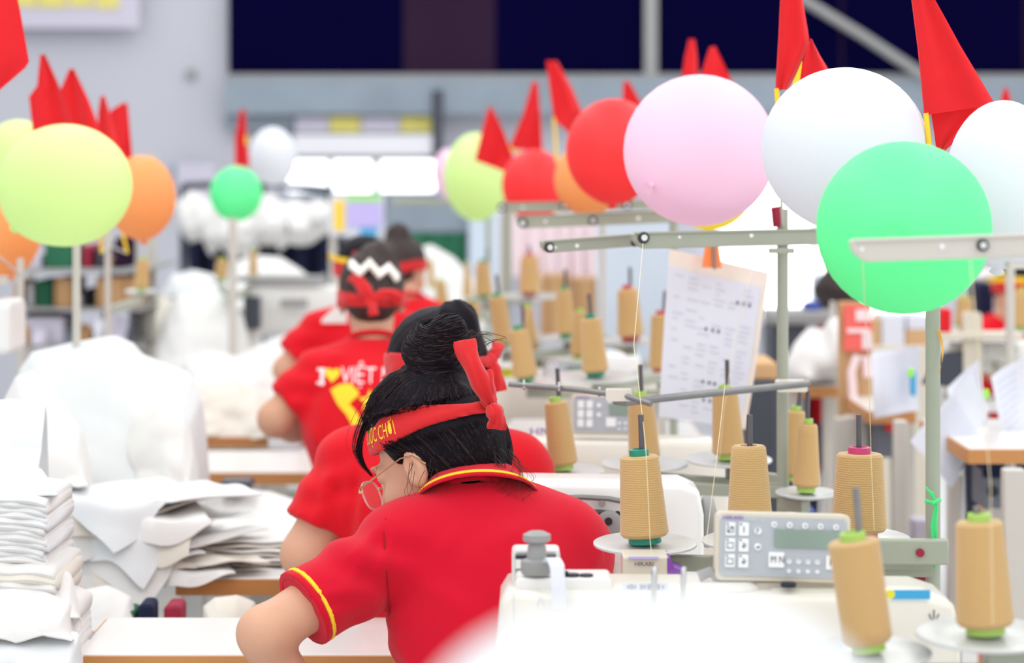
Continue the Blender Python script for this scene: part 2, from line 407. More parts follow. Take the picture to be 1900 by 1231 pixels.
# poster high on the left wall and small things on it
r = empty('banner', P(150, 52, YW-.03), 'pale banner with yellow lettering high on the left wall', 'banner')
pbox(-60, -120, 258, 52, YW-.03, .03, 'board', M['lilac_paper'], r)
for (x, y, wd) in ((28, 12, 40), (72, 14, 50), (128, 12, 44), (178, 16, 42)):
    pbox(x, -16, x+wd, y, YW-.04, .012, 'letter_block', M['poster_yellow'], r)
MB().lathe([(0, 0), (.03, 0), (.03, .04), (.012, .05), (0, .05)], P(352, 136, YW+.02)+Vector((0, .08, 0)), frame_from((0, -1, 0)), 16).build('wall_bracket', M['grey_frame'], label='small round bracket fixed to the bare white wall', cat='bracket')
r = empty('wall_poster', P(350, 390, YW-.02), 'faded lilac poster low on the white wall beside the orange balloon', 'poster')
pbox(322, 304, 400, 372, YW-.02, .02, 'sheet', M['lilac_paper'], r); pbox(318, 304, 326, 372, YW-.03, .04, 'rail', M['grey_blue'], r)
# partitions, curtains and boards at mid distance
pbox(716, 372, 874, 432, 13.7, .4, 'storage_cabinet', M['grey_blue'], label='grey blue cabinet on the far wall below the lit windows', cat='cabinet', bevel=.01)
def drape(name, px0, py0, px1, py1, Y, m, waves, amp, seed, **kw):
    rr = random.Random(seed); ph = rr.random()*6
    def fn(u, v):
        p = P(px0+(px1-px0)*u, py0+(py1-py0)*v, Y); p.y += amp*math.sin(u*waves*6.28+ph+.6*math.sin(v*3))*(.5+.5*v); p.z += amp*.4*math.sin(u*waves*3+ph)*v; return p
    mb = MB(); mb.grid(fn, int(waves*8)+4, 10, .006); return mb.build(name, m, **kw)
drape('hanging_cloth', 752, 428, 866, 492, 13.72, M['dark_green'], 3, .02, 1, label='dark green cloth hanging under the grey blue cabinet', cat='cloth')
drape('pink_curtain', 936, 398, 1030, 518, 11.2, M['pink_cloth'], 3, .03, 2, label='pale pink curtain panel nearer the lime balloon', cat='curtain', group='pale pink curtains')
drape('pink_curtain', 1034, 398, 1112, 518, 11.2, M['pink_cloth'], 3, .03, 3, label='pale pink curtain panel beside the pale blue pillar', cat='curtain', group='pale pink curtains')
for k, (a, b, c_, d_) in enumerate(((1004, 512, 1058, 622), (1062, 518, 1112, 622))):
    r = empty('cardboard_box', P((a+c_)/2, d_, 10.6), ('brown cardboard box under the left pink curtain', 'brown cardboard box under the right pink curtain')[k], 'box', 'boxes under the curtains')
    pbox(a, b, c_, d_, 10.6, .3, 'carton', M['cardboard'], r, bevel=.004); pbox((a+c_)/2-4, b, (a+c_)/2+4, d_, 10.595, .004, 'tape', M['tan_board'], r)
cr = empty('curtain_rail', P(1024, 940, 11.2), 'thin pale rail carrying the two pink curtains', 'rail')
MB().tube([P(930, 397, 11.2), P(1116, 397, 11.2)], .012, 8).build('rod', M['post_paint_light'], cr)
for x in (932, 1114): MB().tube([P(x, 397, 11.2), (P(x, 0, 11.2).x, 11.2, 0)], .014, 8).build('upright', M['post_paint_light'], cr)
zb = P(0, 622, 10.6).z; pk = empty('packing_bench', (P(1058, 0, 10.75).x, 10.75, 0), 'pale bench carrying the two brown boxes', 'bench')
MB().box((P(1058, 0, 10.75).x, 10.75, zb-.015), (.36, .4, .03)).build('bench_top', M['post_paint_light'], pk)
for x in (-.15, .15): MB().box((P(1058, 0, 10.75).x+x, 10.75, zb/2-.01), (.04, .3, zb-.03)).build('leg', M['post_paint_light'], pk)
# rack of white bundles over a navy cloth
drape('navy_cloth', 348, 440, 452, 508, 11.5, M['navy_cloth'], 3, .05, 4, label='navy cloth hanging left of the far white post', cat='cloth')
drape('navy_cloth', 470, 438, 640, 512, 11.5, M['navy_cloth'], 4, .05, 5, label='wide navy cloth hanging under the white fabric bundles', cat='cloth')
mb = MB(); mb.tube([P(486, 340, 11.5), P(612, 352, 11.5)], .018, 8); rk = empty('hanging_rail', P(612, 915, 11.5), 'thin dark rail rack holding the far white bundles', 'rack')
mb.build('rail', M['steel_dark'], rk)
for x in (340, 486, 612): MB().tube([P(x, 345, 11.5), P(x, 915, 11.5)], .018, 8).build('upright', M['steel_dark'], rk)
MB().tube([P(340, 345, 11.5), P(486, 340, 11.5)], .018, 8).build('rail', M['steel_dark'], rk)
MB().tube([P(338, 438, 11.5), P(645, 438, 11.5)], .012, 8).build('lower_rail', M['steel_dark'], rk)
def lump_(name, parts, seed, f, amp, m, h=.02, k=.05, thin=None, **kw):
    """heap of cloth: ellipsoids melted together and creased"""
    lo = np.min([np.array(c)-np.array(r_)*1.15-.02 for c, r_ in parts], 0); hi = np.max([np.array(c)+np.array(r_)*1.15+.02 for c, r_ in parts], 0)
    def sdf(p):
        d = None
        for c, r_ in parts:
            e = sd_ell(p, c, r_); d = e if d is None else smin(d, e, k)
        return d*.8+fold(p, seed, f, amp)
    return nets_obj(name, sdf, lo, hi, h, m, relax=1, **kw)
def drape_cloth(name, top, bot, Yt, Yb, seed, m, amp=.02, f=7, back=.25, nu=64, nv=46, parent=None, crease=.5, **kw):
    """one cloth thrown over something: the back falls away behind the ridge, the front hangs with folds"""
    def pl(pts, n):
        pts = np.array(pts, float); L = np.concatenate([[0], np.cumsum(np.hypot(*np.diff(pts, axis=0).T))]); t = np.linspace(0, L[-1], n); return np.stack([np.interp(t, L, pts[:, i]) for i in (0, 1)], 1)
    T = pl(top, nu); B = pl(bot, nu); g = np.random.RandomState(seed); nb = int(nv*.3); V_ = np.zeros((nu, nv, 3))
    for j in range(nv):
        if j < nb: s = 0; q = (nb-j)/nb
        else: s = (j-nb)/(nv-1-nb); q = 0
        px = T*(1-s)+B*s; Y = Yt+(Yb-Yt)*s**.6+back*q
        V_[:, j, 0] = (px[:, 0]-950)*Y/F if q == 0 else (px[:, 0]-950)*Yt/F
        V_[:, j, 2] = (CZ-(px[:, 1]-HY)*Y/F) if q == 0 else (CZ-(px[:, 1]-HY)*Yt/F)-(.08*q+.25*q*q)*(1 if back else 0)
        V_[:, j, 1] = Y
    P0 = V_.copy(); sv = np.linspace(-.4, 1, nv)[None, :]; env = np.clip(.35+sv, .15, 1)*np.ones((nu, 1))
    fo = fold((P0*np.array([1, 1, crease])).astype(np.float32), seed, f, 1.0, 4)+.35*fold(P0.astype(np.float32), seed+9, f*2.6, 1.0, 4)
    V_[:, :, 1] -= amp*fo*env; V_[:, :, 2] += amp*.35*np.roll(fo, 7, 0)*env
    mb = MB(); mb.grid(lambda u, v: Vector(V_[int(round(u*(nu-1))), int(round(v*(nv-1)))]), nu, nv, .003)
    return mb.build(name, m, parent, angle=180, **kw)
def lump(name, parts, seed, f, amp, m, h=.02, k=.05, **kw):
    return lump_(name, parts, seed, f*1.1, amp*1.7, m, h*.8, k=k*.7, **kw)
def lp(px, py, Y, rx, rz, ry): return (tuple(P(px, py, Y)), (rx*Y/F, ry, rz*Y/F))
for k, (x, y, rx, rz) in enumerate(((360, 400, 34, 44), (404, 418, 40, 48), (446, 425, 36, 46), (500, 410, 42, 48), (556, 412, 44, 40), (588, 396, 24, 34))):
    lump('fabric_bundle', [lp(x, y, 11.3, rx, rz, .12), lp(x+8, y+14, 11.25, rx*.8, rz*.7, .12)], 20+k, 22, .012, M['fabric'], .022,
         label=('first', 'second', 'third', 'fourth', 'fifth', 'sixth')[k]+' from the left of the white bundles tied on the far rail', cat='fabric bundle', group='white bundles on the far rail')
r = empty('notice_board', P(662, 436, 11.0), 'white notice board with tan and green strips behind the women', 'board')
pbox(610, 362, 712, 438, 11.0, .03, 'sheet', M['paper'], r); pbox(620, 372, 638, 428, 10.99, .02, 'tan_strip', M['stick_yellow'], r)
for x in (618, 704): MB().box((P(x, 0, 11.03).x, 11.03, P(0, 438, 11).z/2), (.03, .03, P(0, 430, 11).z)).build('leg', M['post_paint_light'], r)
pbox(644, 364, 706, 372, 10.99, .02, 'green_strip', M['clip_green'], r); pbox(668, 424, 700, 438, 10.99, .02, 'blue_print', M['cyan'], r); pbox(644, 378, 708, 422, 10.99, .01, 'print_area', M['lilac'], r)
# ------------------------------------------------------------------ tables
def table(px0, px1, Yf, Yb, label, edge='edge_wood', z=.76, group='white sewing tables', legs=True, th=.034):
    x0 = (px0-950)*Yf/F; x1 = (px1-950)*Yf/F
    r = empty('sewing_table', ((x0+x1)/2, (Yf+Yb)/2, 0), label, 'table', group)
    MB().box(((x0+x1)/2, (Yf+Yb)/2, z-th/2), (x1-x0, Yb-Yf, th)).build('tabletop', M['laminate'], r, bevel=.002, smooth=False)
    MB().box(((x0+x1)/2, Yf-.002, z-th/2-.001), (x1-x0+.006, .005, th-.004)).build('edge_band', M[edge], r, smooth=False)
    for x in (x0-.002, x1+.002): MB().box((x, (Yf+Yb)/2, z-th/2-.001), (.005, Yb-Yf, th-.004)).build('edge_band', M[edge], r, smooth=False)
    if legs:
        for x in (x0+.12, x1-.12):
            MB().box((x, (Yf+Yb)/2, (z-th)/2+.02), (.06, .05, z-th-.04)).build('leg', M['post_paint_light'], r, bevel=.004)
            MB().box((x, (Yf+Yb)/2, .02), (.07, Yb-Yf, .04)).build('foot', M['post_paint_light'], r, bevel=.004)
        MB().box(((x0+x1)/2, (Yf+Yb)/2+.02, .25), (x1-x0-.24, .03, .04)).build('crossbar', M['post_paint_light'], r, bevel=.003)
    return r
table(140, 1420, 3.93, 4.25, 'white sewing table under the elbow of the nearest woman')
table(330, 1480, 4.66, 5.55, 'white sewing table with ochre edge holding the layered cut panels', 'edge_wood_dark')
table(325, 1300, 6.28, 6.75, 'white sewing table with orange edge beside the lettered shirt')
table(362, 1300, 7.12, 7.55, 'far white sewing table with brown edge seen left of the lettered shirt', 'edge_wood_dark')
table(880, 2100, 2.98, 3.5, 'nearest sewing table carrying the large cream machine')
table(250, 1000, 8.4, 10.8, 'distant sewing table under the white heaps behind the women')
# ------------------------------------------------------------------ thread stands and cones
STAND = {}; TOPZ = {}
def stand(key, px, Y, ytop, label, w=.02, arms=(), base=0.0, m='post_paint'):
    p = P(px, ytop, Y); r = empty('thread_stand', (p.x, Y, base), label, 'thread stand', 'thread stands along the sewing line'); STAND[key] = (r, p.x, Y); TOPZ[key] = p.z
    MB().tube([(p.x, Y, base), (p.x, Y, p.z)], w/2, 16).build('pole', M[m], r)
    MB().lathe([(0, 0), (.06, 0), (.06, .008), (.02, .02), (.015, .05)], (p.x, Y, base), None, 20).build('base', M[m], r)
    return r
def beam(r, px0, py0, px1, py1, Y, hpx, m='post_paint', Y1=None, eye=(), holes=(), d=.018, mount=None):
    """channel-section thread arm with porcelain eyelets"""
    Y1 = Y if Y1 is None else Y1; a = P(px0, py0, Y); b = P(px1, py1, Y1); h = hpx*Y/F; L = (b-a).length; x = (b-a).normalized(); z = Vector((0, 0, 1)); z = (z-x*z.dot(x)).normalized(); y = z.cross(x)
    R = Matrix((x, y, z)).transposed(); c = (a+b)/2
    n = 5; poly = [(-L/2+h*.12, h/2), (-L/2, h/2-h*.1), (-L/2+h*.08, 0), (-L/2+h*.35, -h*.32), (-L/2+h*.75, -h/2), (L/2-h*.2, -h/2), (L/2, -h*.3), (L/2, h/2)]
    MB().prism(poly, c, d, 0, 2, 1, R, bev=.0012).build('arm', M[m], r, smooth=False)
    MB().box(c+R @ Vector((0, 0, h/2-.001)), (L-h*.3, d+.006, .003), R).build('arm_flange', M[m], r, smooth=False)
    for (px, py, rp) in eye:
        q = P(px, py, Y+(Y1-Y)*(px-px0)/(px1-px0)) ; rr = rp*Y/F; q.y -= d/2
        FR = frame_from(-y)
        e = MB().lathe([(rr*.45, 0), (rr, 0), (rr, .004), (rr*.8, .006), (rr*.5, .006), (rr*.45, 0)], q, FR, 20).build('eyelet', M['eyelet_black'], r)
        MB().lathe([(0, 0), (rr*.52, 0), (rr*.52, .007), (rr*.25, .0075), (0, .003)], q, FR, 16).build('porcelain_ring', M['porcelain'], e)
    for (px, py, rp) in holes:
        q = P(px, py, Y+(Y1-Y)*(px-px0)/(px1-px0)); q.y -= d/2+.0004
        MB().lathe([(0, 0), (rp*Y/F, 0), (rp*Y/F, .0012), (0, .0012)], q, frame_from(-y), 12).build('rivet', M['porcelain'], r)
    if mount:
        q = P(mount, py0, Y); MB().box((q.x, Y, q.z-h*.62), (h*1.5, d+.01, h*.3)).build('mount_plate', M[m], r, smooth=False)
ORD = {}
def cone(key, xt, yt, wt, xb, yb, wb, Y, core, label, pin=None, saucer=None, cap=True, base=True, strand=None, sdx=0, group='tan thread cones', pinm='pin'):
    T = P(xt, yt, Y); B = P(xb, yb, Y); ax = (T-B); L = ax.length; R = frame_from(ax); rt = wt*Y/F/2; rb = wb*Y/F/2; cm = M['core_'+core]
    hb = .010 if base else .003
    z0 = B-ax.normalized()*hb
    r = empty('thread_cone', z0, label, 'thread cone', group)
    prof = [(.011, L-.004), (.012, L), (rt-.003, L), (rt, L-.003)]
    for k in range(1, 7): prof.append((rt+(rb-rt)*k/7, L*(1-k/7)))
    prof += [(rb, .005), (rb-.004, 0), (.012, 0), (.012, .02)]
    MB().lathe(list(reversed(prof)), B, R, 36).build('wound_thread', M['thread'], r)
    if cap: MB().lathe([(.0095, -.01), (rt*.52, -.01), (rt*.5, .009), (rt*.44, .010), (rt*.34, .010), (.007, .002)], B+ax, R, 24).build('core_top', cm, r)
    if base: MB().lathe([(.008, -hb), (rb*.68, -hb), (rb*.66, .002), (.01, .002)], B, R, 24).build('core_base', cm, r)
    if strand:
        pts = [Vector(P(*q)) for q in strand]; MB().tube(pts, [.00055]*len(pts), 5).build('loose_thread', M['thread_strand'], r)
    s = STAND.get(key)
    if s:
        root, sx, sY = s; c = z0+Vector((sdx*Y/F, 0, 0))
        if pin: MB().tube([z0-Vector((0, 0, .015)), P(pin[0], pin[1], Y)], .0042, 10).build('spool_pin', M[pinm], root)
        if saucer:
            rs = saucer*Y/F/2; Rt = Matrix.Rotation(math.radians(3.5), 3, 'X')
            sc = MB().lathe([(.004, -.014), (rs*.45, -.012), (rs, -.003), (rs, .0), (rs*.97, .001), (rs*.5, -.006), (.004, -.002)], c, Rt, 40).build('saucer', M['saucer'], root)
            zb = c.z-.02; d = Vector((sx-c.x, sY-c.y, 0)); l = d.length
            MB().box((c.x+d.x/2, c.y+d.y/2, zb-.008), (l, .022, .022), Matrix.Rotation(math.atan2(d.y, d.x), 3, 'Z')).build('support_arm', M['post_paint'], root, bevel=.002, smooth=False)
    return r
r = stand('S0', 1962, 2.86, 440, 'nearest thread stand at the right edge with a pale perforated arm', .022)
beam(r, 1577, 466, 2010, 452, 2.86, 42, 'post_paint_light', eye=((1820, 455, 11),), holes=((1597, 462, 4), (1745, 457, 5)), mount=1900)
cone('S0', 1583, 1003, 96, 1611, 1192, 92, 2.86, 'lime', 'blurred leaning thread cone in front of the control panel', (1588, 905), 230, pinm='steel')
cone('S0', 1817, 968, 88, 1828, 1160, 108, 2.86, 'lime', 'blurred upright thread cone at the lower right corner', (1812, 940), 260, pinm='steel', strand=[(1800, 480, 2.75), (1838, 900, 2.75), (1842, 1160, 2.78)])
r = stand('SA', 1731, 3.48, 300, 'thick grey thread stand below the green balloon', .0215, base=.76)
beam(r, 1580, 420, 1825, 420, 3.48, 30, eye=((1600, 424, 9),), mount=1731)
MB().box(P(1690, 1024, 3.44), (.105, .02, .036)).build('bracket_bar', M['post_paint'], r, bevel=.003)
MB().lathe([(0, 0), (.006, 0), (.006, .004), (0, .004)], P(1707, 1026, 3.43), frame_from((0, -1, 0)), 12).build('bolt', M['burgundy'], r)
cone('SA', 1186, 846, 72, 1196, 995, 91, 3.54, 'teal', 'sharp thread cone with teal collar on the wide saucer beside the red back', (1189, 770), 192,
     strand=[(1193, 452, 3.9), (1176, 640, 3.6), (1195, 800, 3.53), (1199, 845, 3.49), (1206, 1000, 3.48), (1210, 1040, 3.46)])
cone('SA', 1389, 827, 64, 1392, 990, 88, 3.5, 'green', 'sharp thread cone standing behind the left half of the control panel', (1391, 770), 180, cap=False, strand=[(1345, 715, 4.1), (1330, 850, 3.55), (1310, 1010, 3.45)])
cone('SA', 1595, 842, 86, 1594, 985, 103, 3.6, 'magenta', 'broad thread cone with magenta collar left of the thick grey pole', (1594, 770), 190,
     strand=[(1600, 480, 3.0), (1612, 700, 3.4), (1616, 840, 3.545), (1622, 985, 3.53)])
r = stand('SB', 1452, 4.45, 388, 'grey thread stand with the long arm over the hanging chart', .0215)
beam(r, 1172, 447, 1530, 439, 4.35, 30, eye=((1193, 441, 11),), holes=((1260, 440, 3), (1393, 437, 4)), mount=1450, Y1=4.45)
beam(r, 1004, 459, 1215, 443, 4.5, 23, eye=((1018, 459, 10), (1177, 450, 8)), holes=((1030, 459, 3), (1070, 456, 4)), Y1=4.6)
MB().cyl(P(1446, 420, 4.45), P(1440, 384, 4.45), .012, .010).build('top_clamp', M['burgundy'], r)
MB().tube([P(1140, 744, 4.2), P(1160, 747, 4.19), P(1300, 732, 4.25), P(1500, 712, 4.35)], .0065, 10).build('guide_rod', M['steel'], r)
MB().tube([P(945, 713, 4.25), P(1060, 722, 4.2), P(1160, 735, 4.16), P(1208, 750, 4.12)], .005, 10).build('cross_rod', M['steel'], r)
MB().rbox(P(1148, 733, 4.17), (.045, .03, .02), .004).build('rod_clamp', M['enamel'], r)
MB().rbox(P(1468, 716, 4.4), (.055, .04, .02), .004).build('rod_clamp', M['enamel'], r)
for (x, y) in ((970, 714), (1035, 718), (1110, 727)): MB().lathe([(.004, 0), (.009, 0), (.009, .004), (.004, .004)], P(x, y, 4.2), frame_from((1, 0, 0)), 10).build('rod_ring', M['chrome'], r)
cone('SB', 1031, 746, 43, 1045, 862, 56, 4.55, 'lime', 'thread cone with lime collar right beside the dark hair knot', (1034, 684), 150)
cone('SB', 1188, 736, 46, 1196, 850, 60, 4.6, 'lime', 'thread cone crossed by the grey guide rods', (1188, 677), 160)
cone('SB', 1345, 724, 47, 1352, 842, 62, 4.55, 'lime', 'thread cone standing in front of the hanging chart', (1349, 668), 160, strand=[(1395, 500, 4.7), (1360, 640, 4.5), (1350, 720, 4.46), (1342, 770, 4.46), (1335, 850, 4.45)])
cone('SB', 1477, 763, 36, 1468, 882, 44, 4.6, 'lime', 'rear one of the two close thread cones by the grey pole', (1486, 711), None)
cone('SB', 1500, 787, 34, 1496, 903, 52, 4.4, 'lime', 'front one of the two close thread cones by the grey pole', (1499, 725), 114)
r = stand('SC', 1250, 5.75, 392, 'thread stand hidden behind the hanging chart', .02)
beam(r, 957, 413, 1262, 401, 5.75, 23, eye=((970, 414, 9), (1100, 409, 8)), holes=((1012, 411, 3), (1184, 405, 4)))
cone('SC', 961, 612, 35, 976, 700, 47, 5.8, 'green', 'thread cone with green collar just above the knot of the headband', (969, 566), 120, strand=[(965, 620, 5.6), (990, 560, 5.6), (1018, 470, 5.6)])
cone('SC', 1095, 591, 37, 1105, 690, 50, 5.4, 'teal', 'thread cone on the large saucer above the guide rods', (1092, 545), 160)
cone('SC', 1226, 584, 36, 1226, 684, 44, 5.9, 'red', 'thread cone half hidden behind the left edge of the chart', (1234, 540), 110)
r = stand('SD', 1119, 6.6, 372, 'slim thread stand with arm below the big red balloon', .014, base=.76, m='post_paint_light')
beam(r, 924, 386, 1205, 380, 6.6, 18, eye=((931, 386, 8), (1047, 383, 8), (1163, 381, 8)), holes=((970, 385, 3), (1126, 382, 3)))
cone('SD', 1164, 536, 37, 1170, 624, 50, 6.1, 'red', 'upright thread cone with red collar against the pale blue pillar', (1169, 496), 116)
cone('SD', 922, 551, 32, 934, 637, 34, 6.3, 'green', 'leaning thread cone with green collar right of the women', (921, 510), 90)
cone('SD', 1046, 538, 28, 1050, 619, 34, 6.5, 'green', 'thread cone with bright green collars on a grey saucer', (1049, 500), 100)
cone('SD', 1076, 580, 24, 1074, 660, 34, 6.2, 'lime', 'pale thread cone peeking out behind the large saucer cone', None, None)
cone('SD', 978, 570, 20, 984, 650, 30, 6.5, 'lime', 'thin thread cone hidden behind the green collared cone', None, 60)
r = stand('SE', 941, 8.2, 372, 'far thread stand with a pale arm in front of the lime balloon', .028)
beam(r, 972, 368, 1040, 366, 7.9, 12, 'post_paint_light')
cone('SE', 982, 475, 32, 983, 543, 42, 7.8, 'red', 'thread cone on a white saucer before the pink curtain', (982, 455), 110)
cone('SE', 895, 487, 24, 898, 548, 36, 8.4, 'green', 'thread cone below the lime balloon beside the far pole', (905, 460), 80)
cone('SE', 866, 490, 10, 868, 560, 20, 9, 'lime', 'narrow blurred cone left of the far pole', None, 60)
cone('SE', 878, 560, 26, 872, 606, 34, 8, 'green', 'blurred cone low behind the second woman', None, 60)
r = stand('SF', 906, 9.3, 366, 'farthest thread stand with a long thin arm under the lime balloon', .02, base=.76)
MB().tube([P(728, 374, 9.3), P(820, 376, 9.3), P(930, 368, 9.3)], .012, 8).build('arm', M['post_paint'], r); MB().box(P(905, 362, 9.25), (.1, .03, .03)).build('arm_block', M['pink_cloth'], r)
cone('SF', 799, 484, 10, 800, 530, 14, 9.3, 'lime', 'thin far cone just right of the topmost bun', None, None)
cone('SF', 816, 522, 20, 822, 570, 26, 8.8, 'lime', 'far cone above the hair of the second woman', None, 60)
# ------------------------------------------------------------------ sewing machines
def control_panel(root, px0, py0, px1, py1, Y, roll, detail=2, brand=True):
    a = P(px0, py0, Y); b = P(px1, py1, Y); c = (a+b)/2; W = b.x-a.x; H = a.z-b.z
    R = Matrix.Rotation(math.radians(roll), 3, 'Y') @ Matrix.Rotation(math.radians(-6), 3, 'X')
    pan = MB().rbox(c, (W, .034, H), .008, R).build('control_panel', M['enamel_beige'], root, bevel=.002)
    def at(u, v, d=-.0175): return c+R @ Vector(((u-.5)*W, d, (.5-v)*H))
    MB().rbox(at(.5, .5, -.018), (W*.94, .003, H*.86), .006, R).build('fascia', M['panel_grey'], pan, smooth=False)
    def key(u, v, w_, h_, rnd=0, m='key_white', name='key'):
        q = at(u, v, -.0205)
        k = MB().rbox(q, (w_*W, .003, h_*H), w_*W*.5 if rnd else .0012, R, n=6 if rnd else 2).build(name, M[m], pan, smooth=False); return q
    def mark(q, pts, wd=.0006):
        MB().tube([q+R @ Vector((x*W, -.0018, z*H)) for x, z in pts], wd, 4).build('key_mark', M['ink'], pan)
    key(.68, .37, .49, .26, m='lcd', name='display')
    for i in range(2):
        for j in range(3):
            q = key(.105+.1*i, .25+.23*j, .072, .19)
            if detail > 1:
                s = .022
                mark(q, [(-s, -.05), (s, -.05), (s, .03), (-s, .03), (-s, -.05)] if i == 0 else [(0, -.05), (0, .04)])
                if i == 1 and j: mark(q, [(-.015, -.02), (.015, -.02), (.015, .02)])
                if j == 0 and i == 0: mark(q, [(-.02, -.045), (.02, .025)])
                MB().lathe([(0, 0), (.0013, 0), (.0013, .001), (0, .001)], at(.083+.1*i, .18+.23*j, -.022), R @ frame_from((0, -1, 0)), 8).build('key_dot', M['ink'], pan)
    for j, v in enumerate((.27, .5)): key(.31, v, .052, .1, 1)
    for k in range(5): key(.43+.115*k, .17+.004*k, .042, .085, 1)
    key(.45, .68, .115, .22); key(.87, .7, .1, .2)
    for k in range(4): key(.545+.07*k, .70, .034, .066, 1); key(.545+.07*k, .84, .03, .055, 1)
    X = R @ Vector((1, 0, 0)); Z = R @ Vector((0, 0, 1))
    if detail > 1:
        for k in range(5):
            q = at(.43+.115*k, .17+.004*k, -.0205); mark(q, [(-.008, 0), (.004, .014), (.008, -.01), (-.002, -.016)], .0005)
        put_text('F', .0095, at(.295, .305, -.0225), X, Z, M['ink'], pan)
        mark(at(.31, .5, -.0205), [(-.014, -.012), (.014, .012), (.014, -.012), (-.014, -.012)], .0006)
        put_text('M N', .0125, at(.405, .72, -.0225), X, Z, M['ink'], pan, squeeze=.8); put_text('N', .0125, at(.84, .74, -.0225), X, Z, M['ink'], pan)
        for k in range(4): put_text('+', .006, at(.533+.07*k, .715, -.0225), X, Z, M['ink'], pan); put_text('-', .006, at(.538+.07*k, .855, -.0225), X, Z, M['ink'], pan)
    if brand:
        put_text('HIKARI', .0082, at(.045, .115, -.0205), X, Z, M['purple'], pan, squeeze=1.05)
        if detail > 1: put_text('H8800', .0055, at(.2, .118, -.0205), X, Z, M['ink_light'], pan); put_text('HP-500', .005, at(.275, .125, -.0205), X, Z, M['ink_light'], pan)
    return pan
def machine(x0, x1, Y, ztop, label, panel=None, m='enamel', depth=.15, zt=.76, wheel=True, detail=1, roll=2):
    r = empty('sewing_machine', ((x0+x1)/2, Y, zt), label, 'sewing machine', 'industrial sewing machines'); H = ztop-zt; W = x1-x0; cx = (x0+x1)/2
    def q(u, v): return (u*W-W/2, v*H)
    poly = [q(.0, .22), q(.012, .5), q(.028, .93), q(.045, 1.0), q(.2, 1.0), q(.93, .985), q(.985, .94), q(1, .8), q(1, .17), q(.72, .17), q(.7, .5), q(.66, .56), q(.2, .56), q(.17, .5), q(.165, .24), q(.15, .22)]
    poly = list(reversed(poly))
    MB().prism(poly, (cx, Y, zt), depth, 0, 2, 1, None, bev=.008).build('arm_body', M[m], r, angle=50)
    MB().rbox((cx, Y, zt+H*.085), (W*1.0, depth*1.15, H*.17), .02, axis=2).build('bed', M[m], r, bevel=.004)
    MB().tube([(x0+W*.08, Y, zt+H*.24), (x0+W*.08, Y, zt+H*.17)], [.006, .004], 8).build('needle_bar', M['chrome'], r)
    MB().box((x0+W*.08, Y-.01, zt+H*.185), (.012, .03, .006)).build('presser_foot', M['chrome'], r)
    if wheel:
        R = frame_from((1, 0, 0)); wh = MB().lathe([(0, 0), (.03, 0), (.042, .004), (.044, .012), (.040, .022), (.02, .026), (.012, .034), (0, .034)], (x1, Y, zt+H*.72), R, 28).build('handwheel', M['grey_plastic'], r)
    if panel: control_panel(r, *panel, detail=detail, roll=roll) if False else control_panel(r, panel[0], panel[1], panel[2], panel[3], panel[4], roll, detail)
    return r
# nearest machine, cream, with control panel
Y0 = 3.2; x0 = (905-950)*Y0/F; x1 = (1762-950)*Y0/F; z0 = P(0, 1083, Y0).z
m0 = machine(x0, x1, Y0, z0, 'large cream sewing machine with a control panel behind the blurred white cloth', m='enamel', depth=.17, wheel=False)
Yf = Y0-.085
control_panel(m0, 1326, 952, 1574, 1078, Y0-.02, 1.6, 2)
MB().box(P(1345, 1082, Y0), (.012, .012, .03)).build('panel_post', M['grey_plastic'], m0)
MB().rbox(P(1345, 1088, Y0-.02), (.052, .03, .010), .003).build('panel_bracket', M['enamel_white'], m0)
MB().lathe([(0, 0), (.046, 0), (.046, .006), (.036, .012), (0, .012)], P(1345, 1093, Y0-.02), None, 32).build('swivel_base', M['enamel'], m0)
MB().tube([P(1296, 1070, Y0-.03), P(1318, 1062, Y0-.03), P(1332, 1072, Y0-.03)], .007, 10).build('clamp_lever', M['grey_plastic'], m0)
MB().rbox(P(1450, 1090, Y0), (.17, .06, .022), .006).build('panel_tray', M['enamel_beige'], m0)
MB().rbox(P(1492, 1098, Y0-.03), (.09, .06, .012), .004).build('oil_cover', M['enamel'], m0)
MB().lathe([(0, 0), (.01, 0), (.01, .006), (0, .007)], P(1463, 1090, Y0-.06), None, 14).build('oil_plug', M['rubber'], m0)
MB().rbox(P(1045, 1078, Y0-.01), (.125, .07, .018), .006).build('top_plate', M['enamel_white'], m0, bevel=.002)
for (x, y) in ((1042, 1066), (1062, 1070), (1088, 1071)): MB().lathe([(0, 0), (.009, 0), (.009, .005), (0, .006)], P(x, y+2, Y0-.03), None, 16).build('plug', M['rubber'], m0)
kn = MB().lathe([(0, 0), (.019, 0), (.021, .004), (.021, .018), (.013, .021), (.012, .036), (.010, .04), (.018, .044), (.018, .052), (.010, .056), (0, .057)], P(996, 1066, Y0-.03), None, 28).build('tension_knob', M['grey_plastic'], m0)
un = MB().rbox(P(994, 1047, Y0+.05), (.064, .05, .044), .006).build('switch_box', M['enamel_white'], m0)
MB().rbox(P(994, 1050, Y0+.022), (.054, .004, .034), .003).build('switch_recess', M['grey_plastic'], un); MB().box(P(994, 1034, Y0+.02), (.054, .004, .0035)).build('switch_shadow_gap', M['rubber'], un)
MB().rbox(P(972, 1047, Y0+.018), (.022, .004, .012), .001).build('rocker', M['white_plastic'], un)
put_text('- o', .009, P(966, 1051, Y0+.0155), (1, 0, 0), (0, 0, 1), M['ink'], un)
def strapf(u, v):
    pts = [P(1013, 1070, Y0-.04), P(1018, 1046, Y0-.045), P(1026, 1036, Y0-.06), P(1034, 1050, Y0-.088), P(1036, 1090, Y0-.094), P(1038, 1130, Y0-.094)]
    t = v*(len(pts)-1); k = min(int(t), len(pts)-2); p = pts[k].lerp(pts[k+1], t-k); p.x += (u-.5)*.018; return p
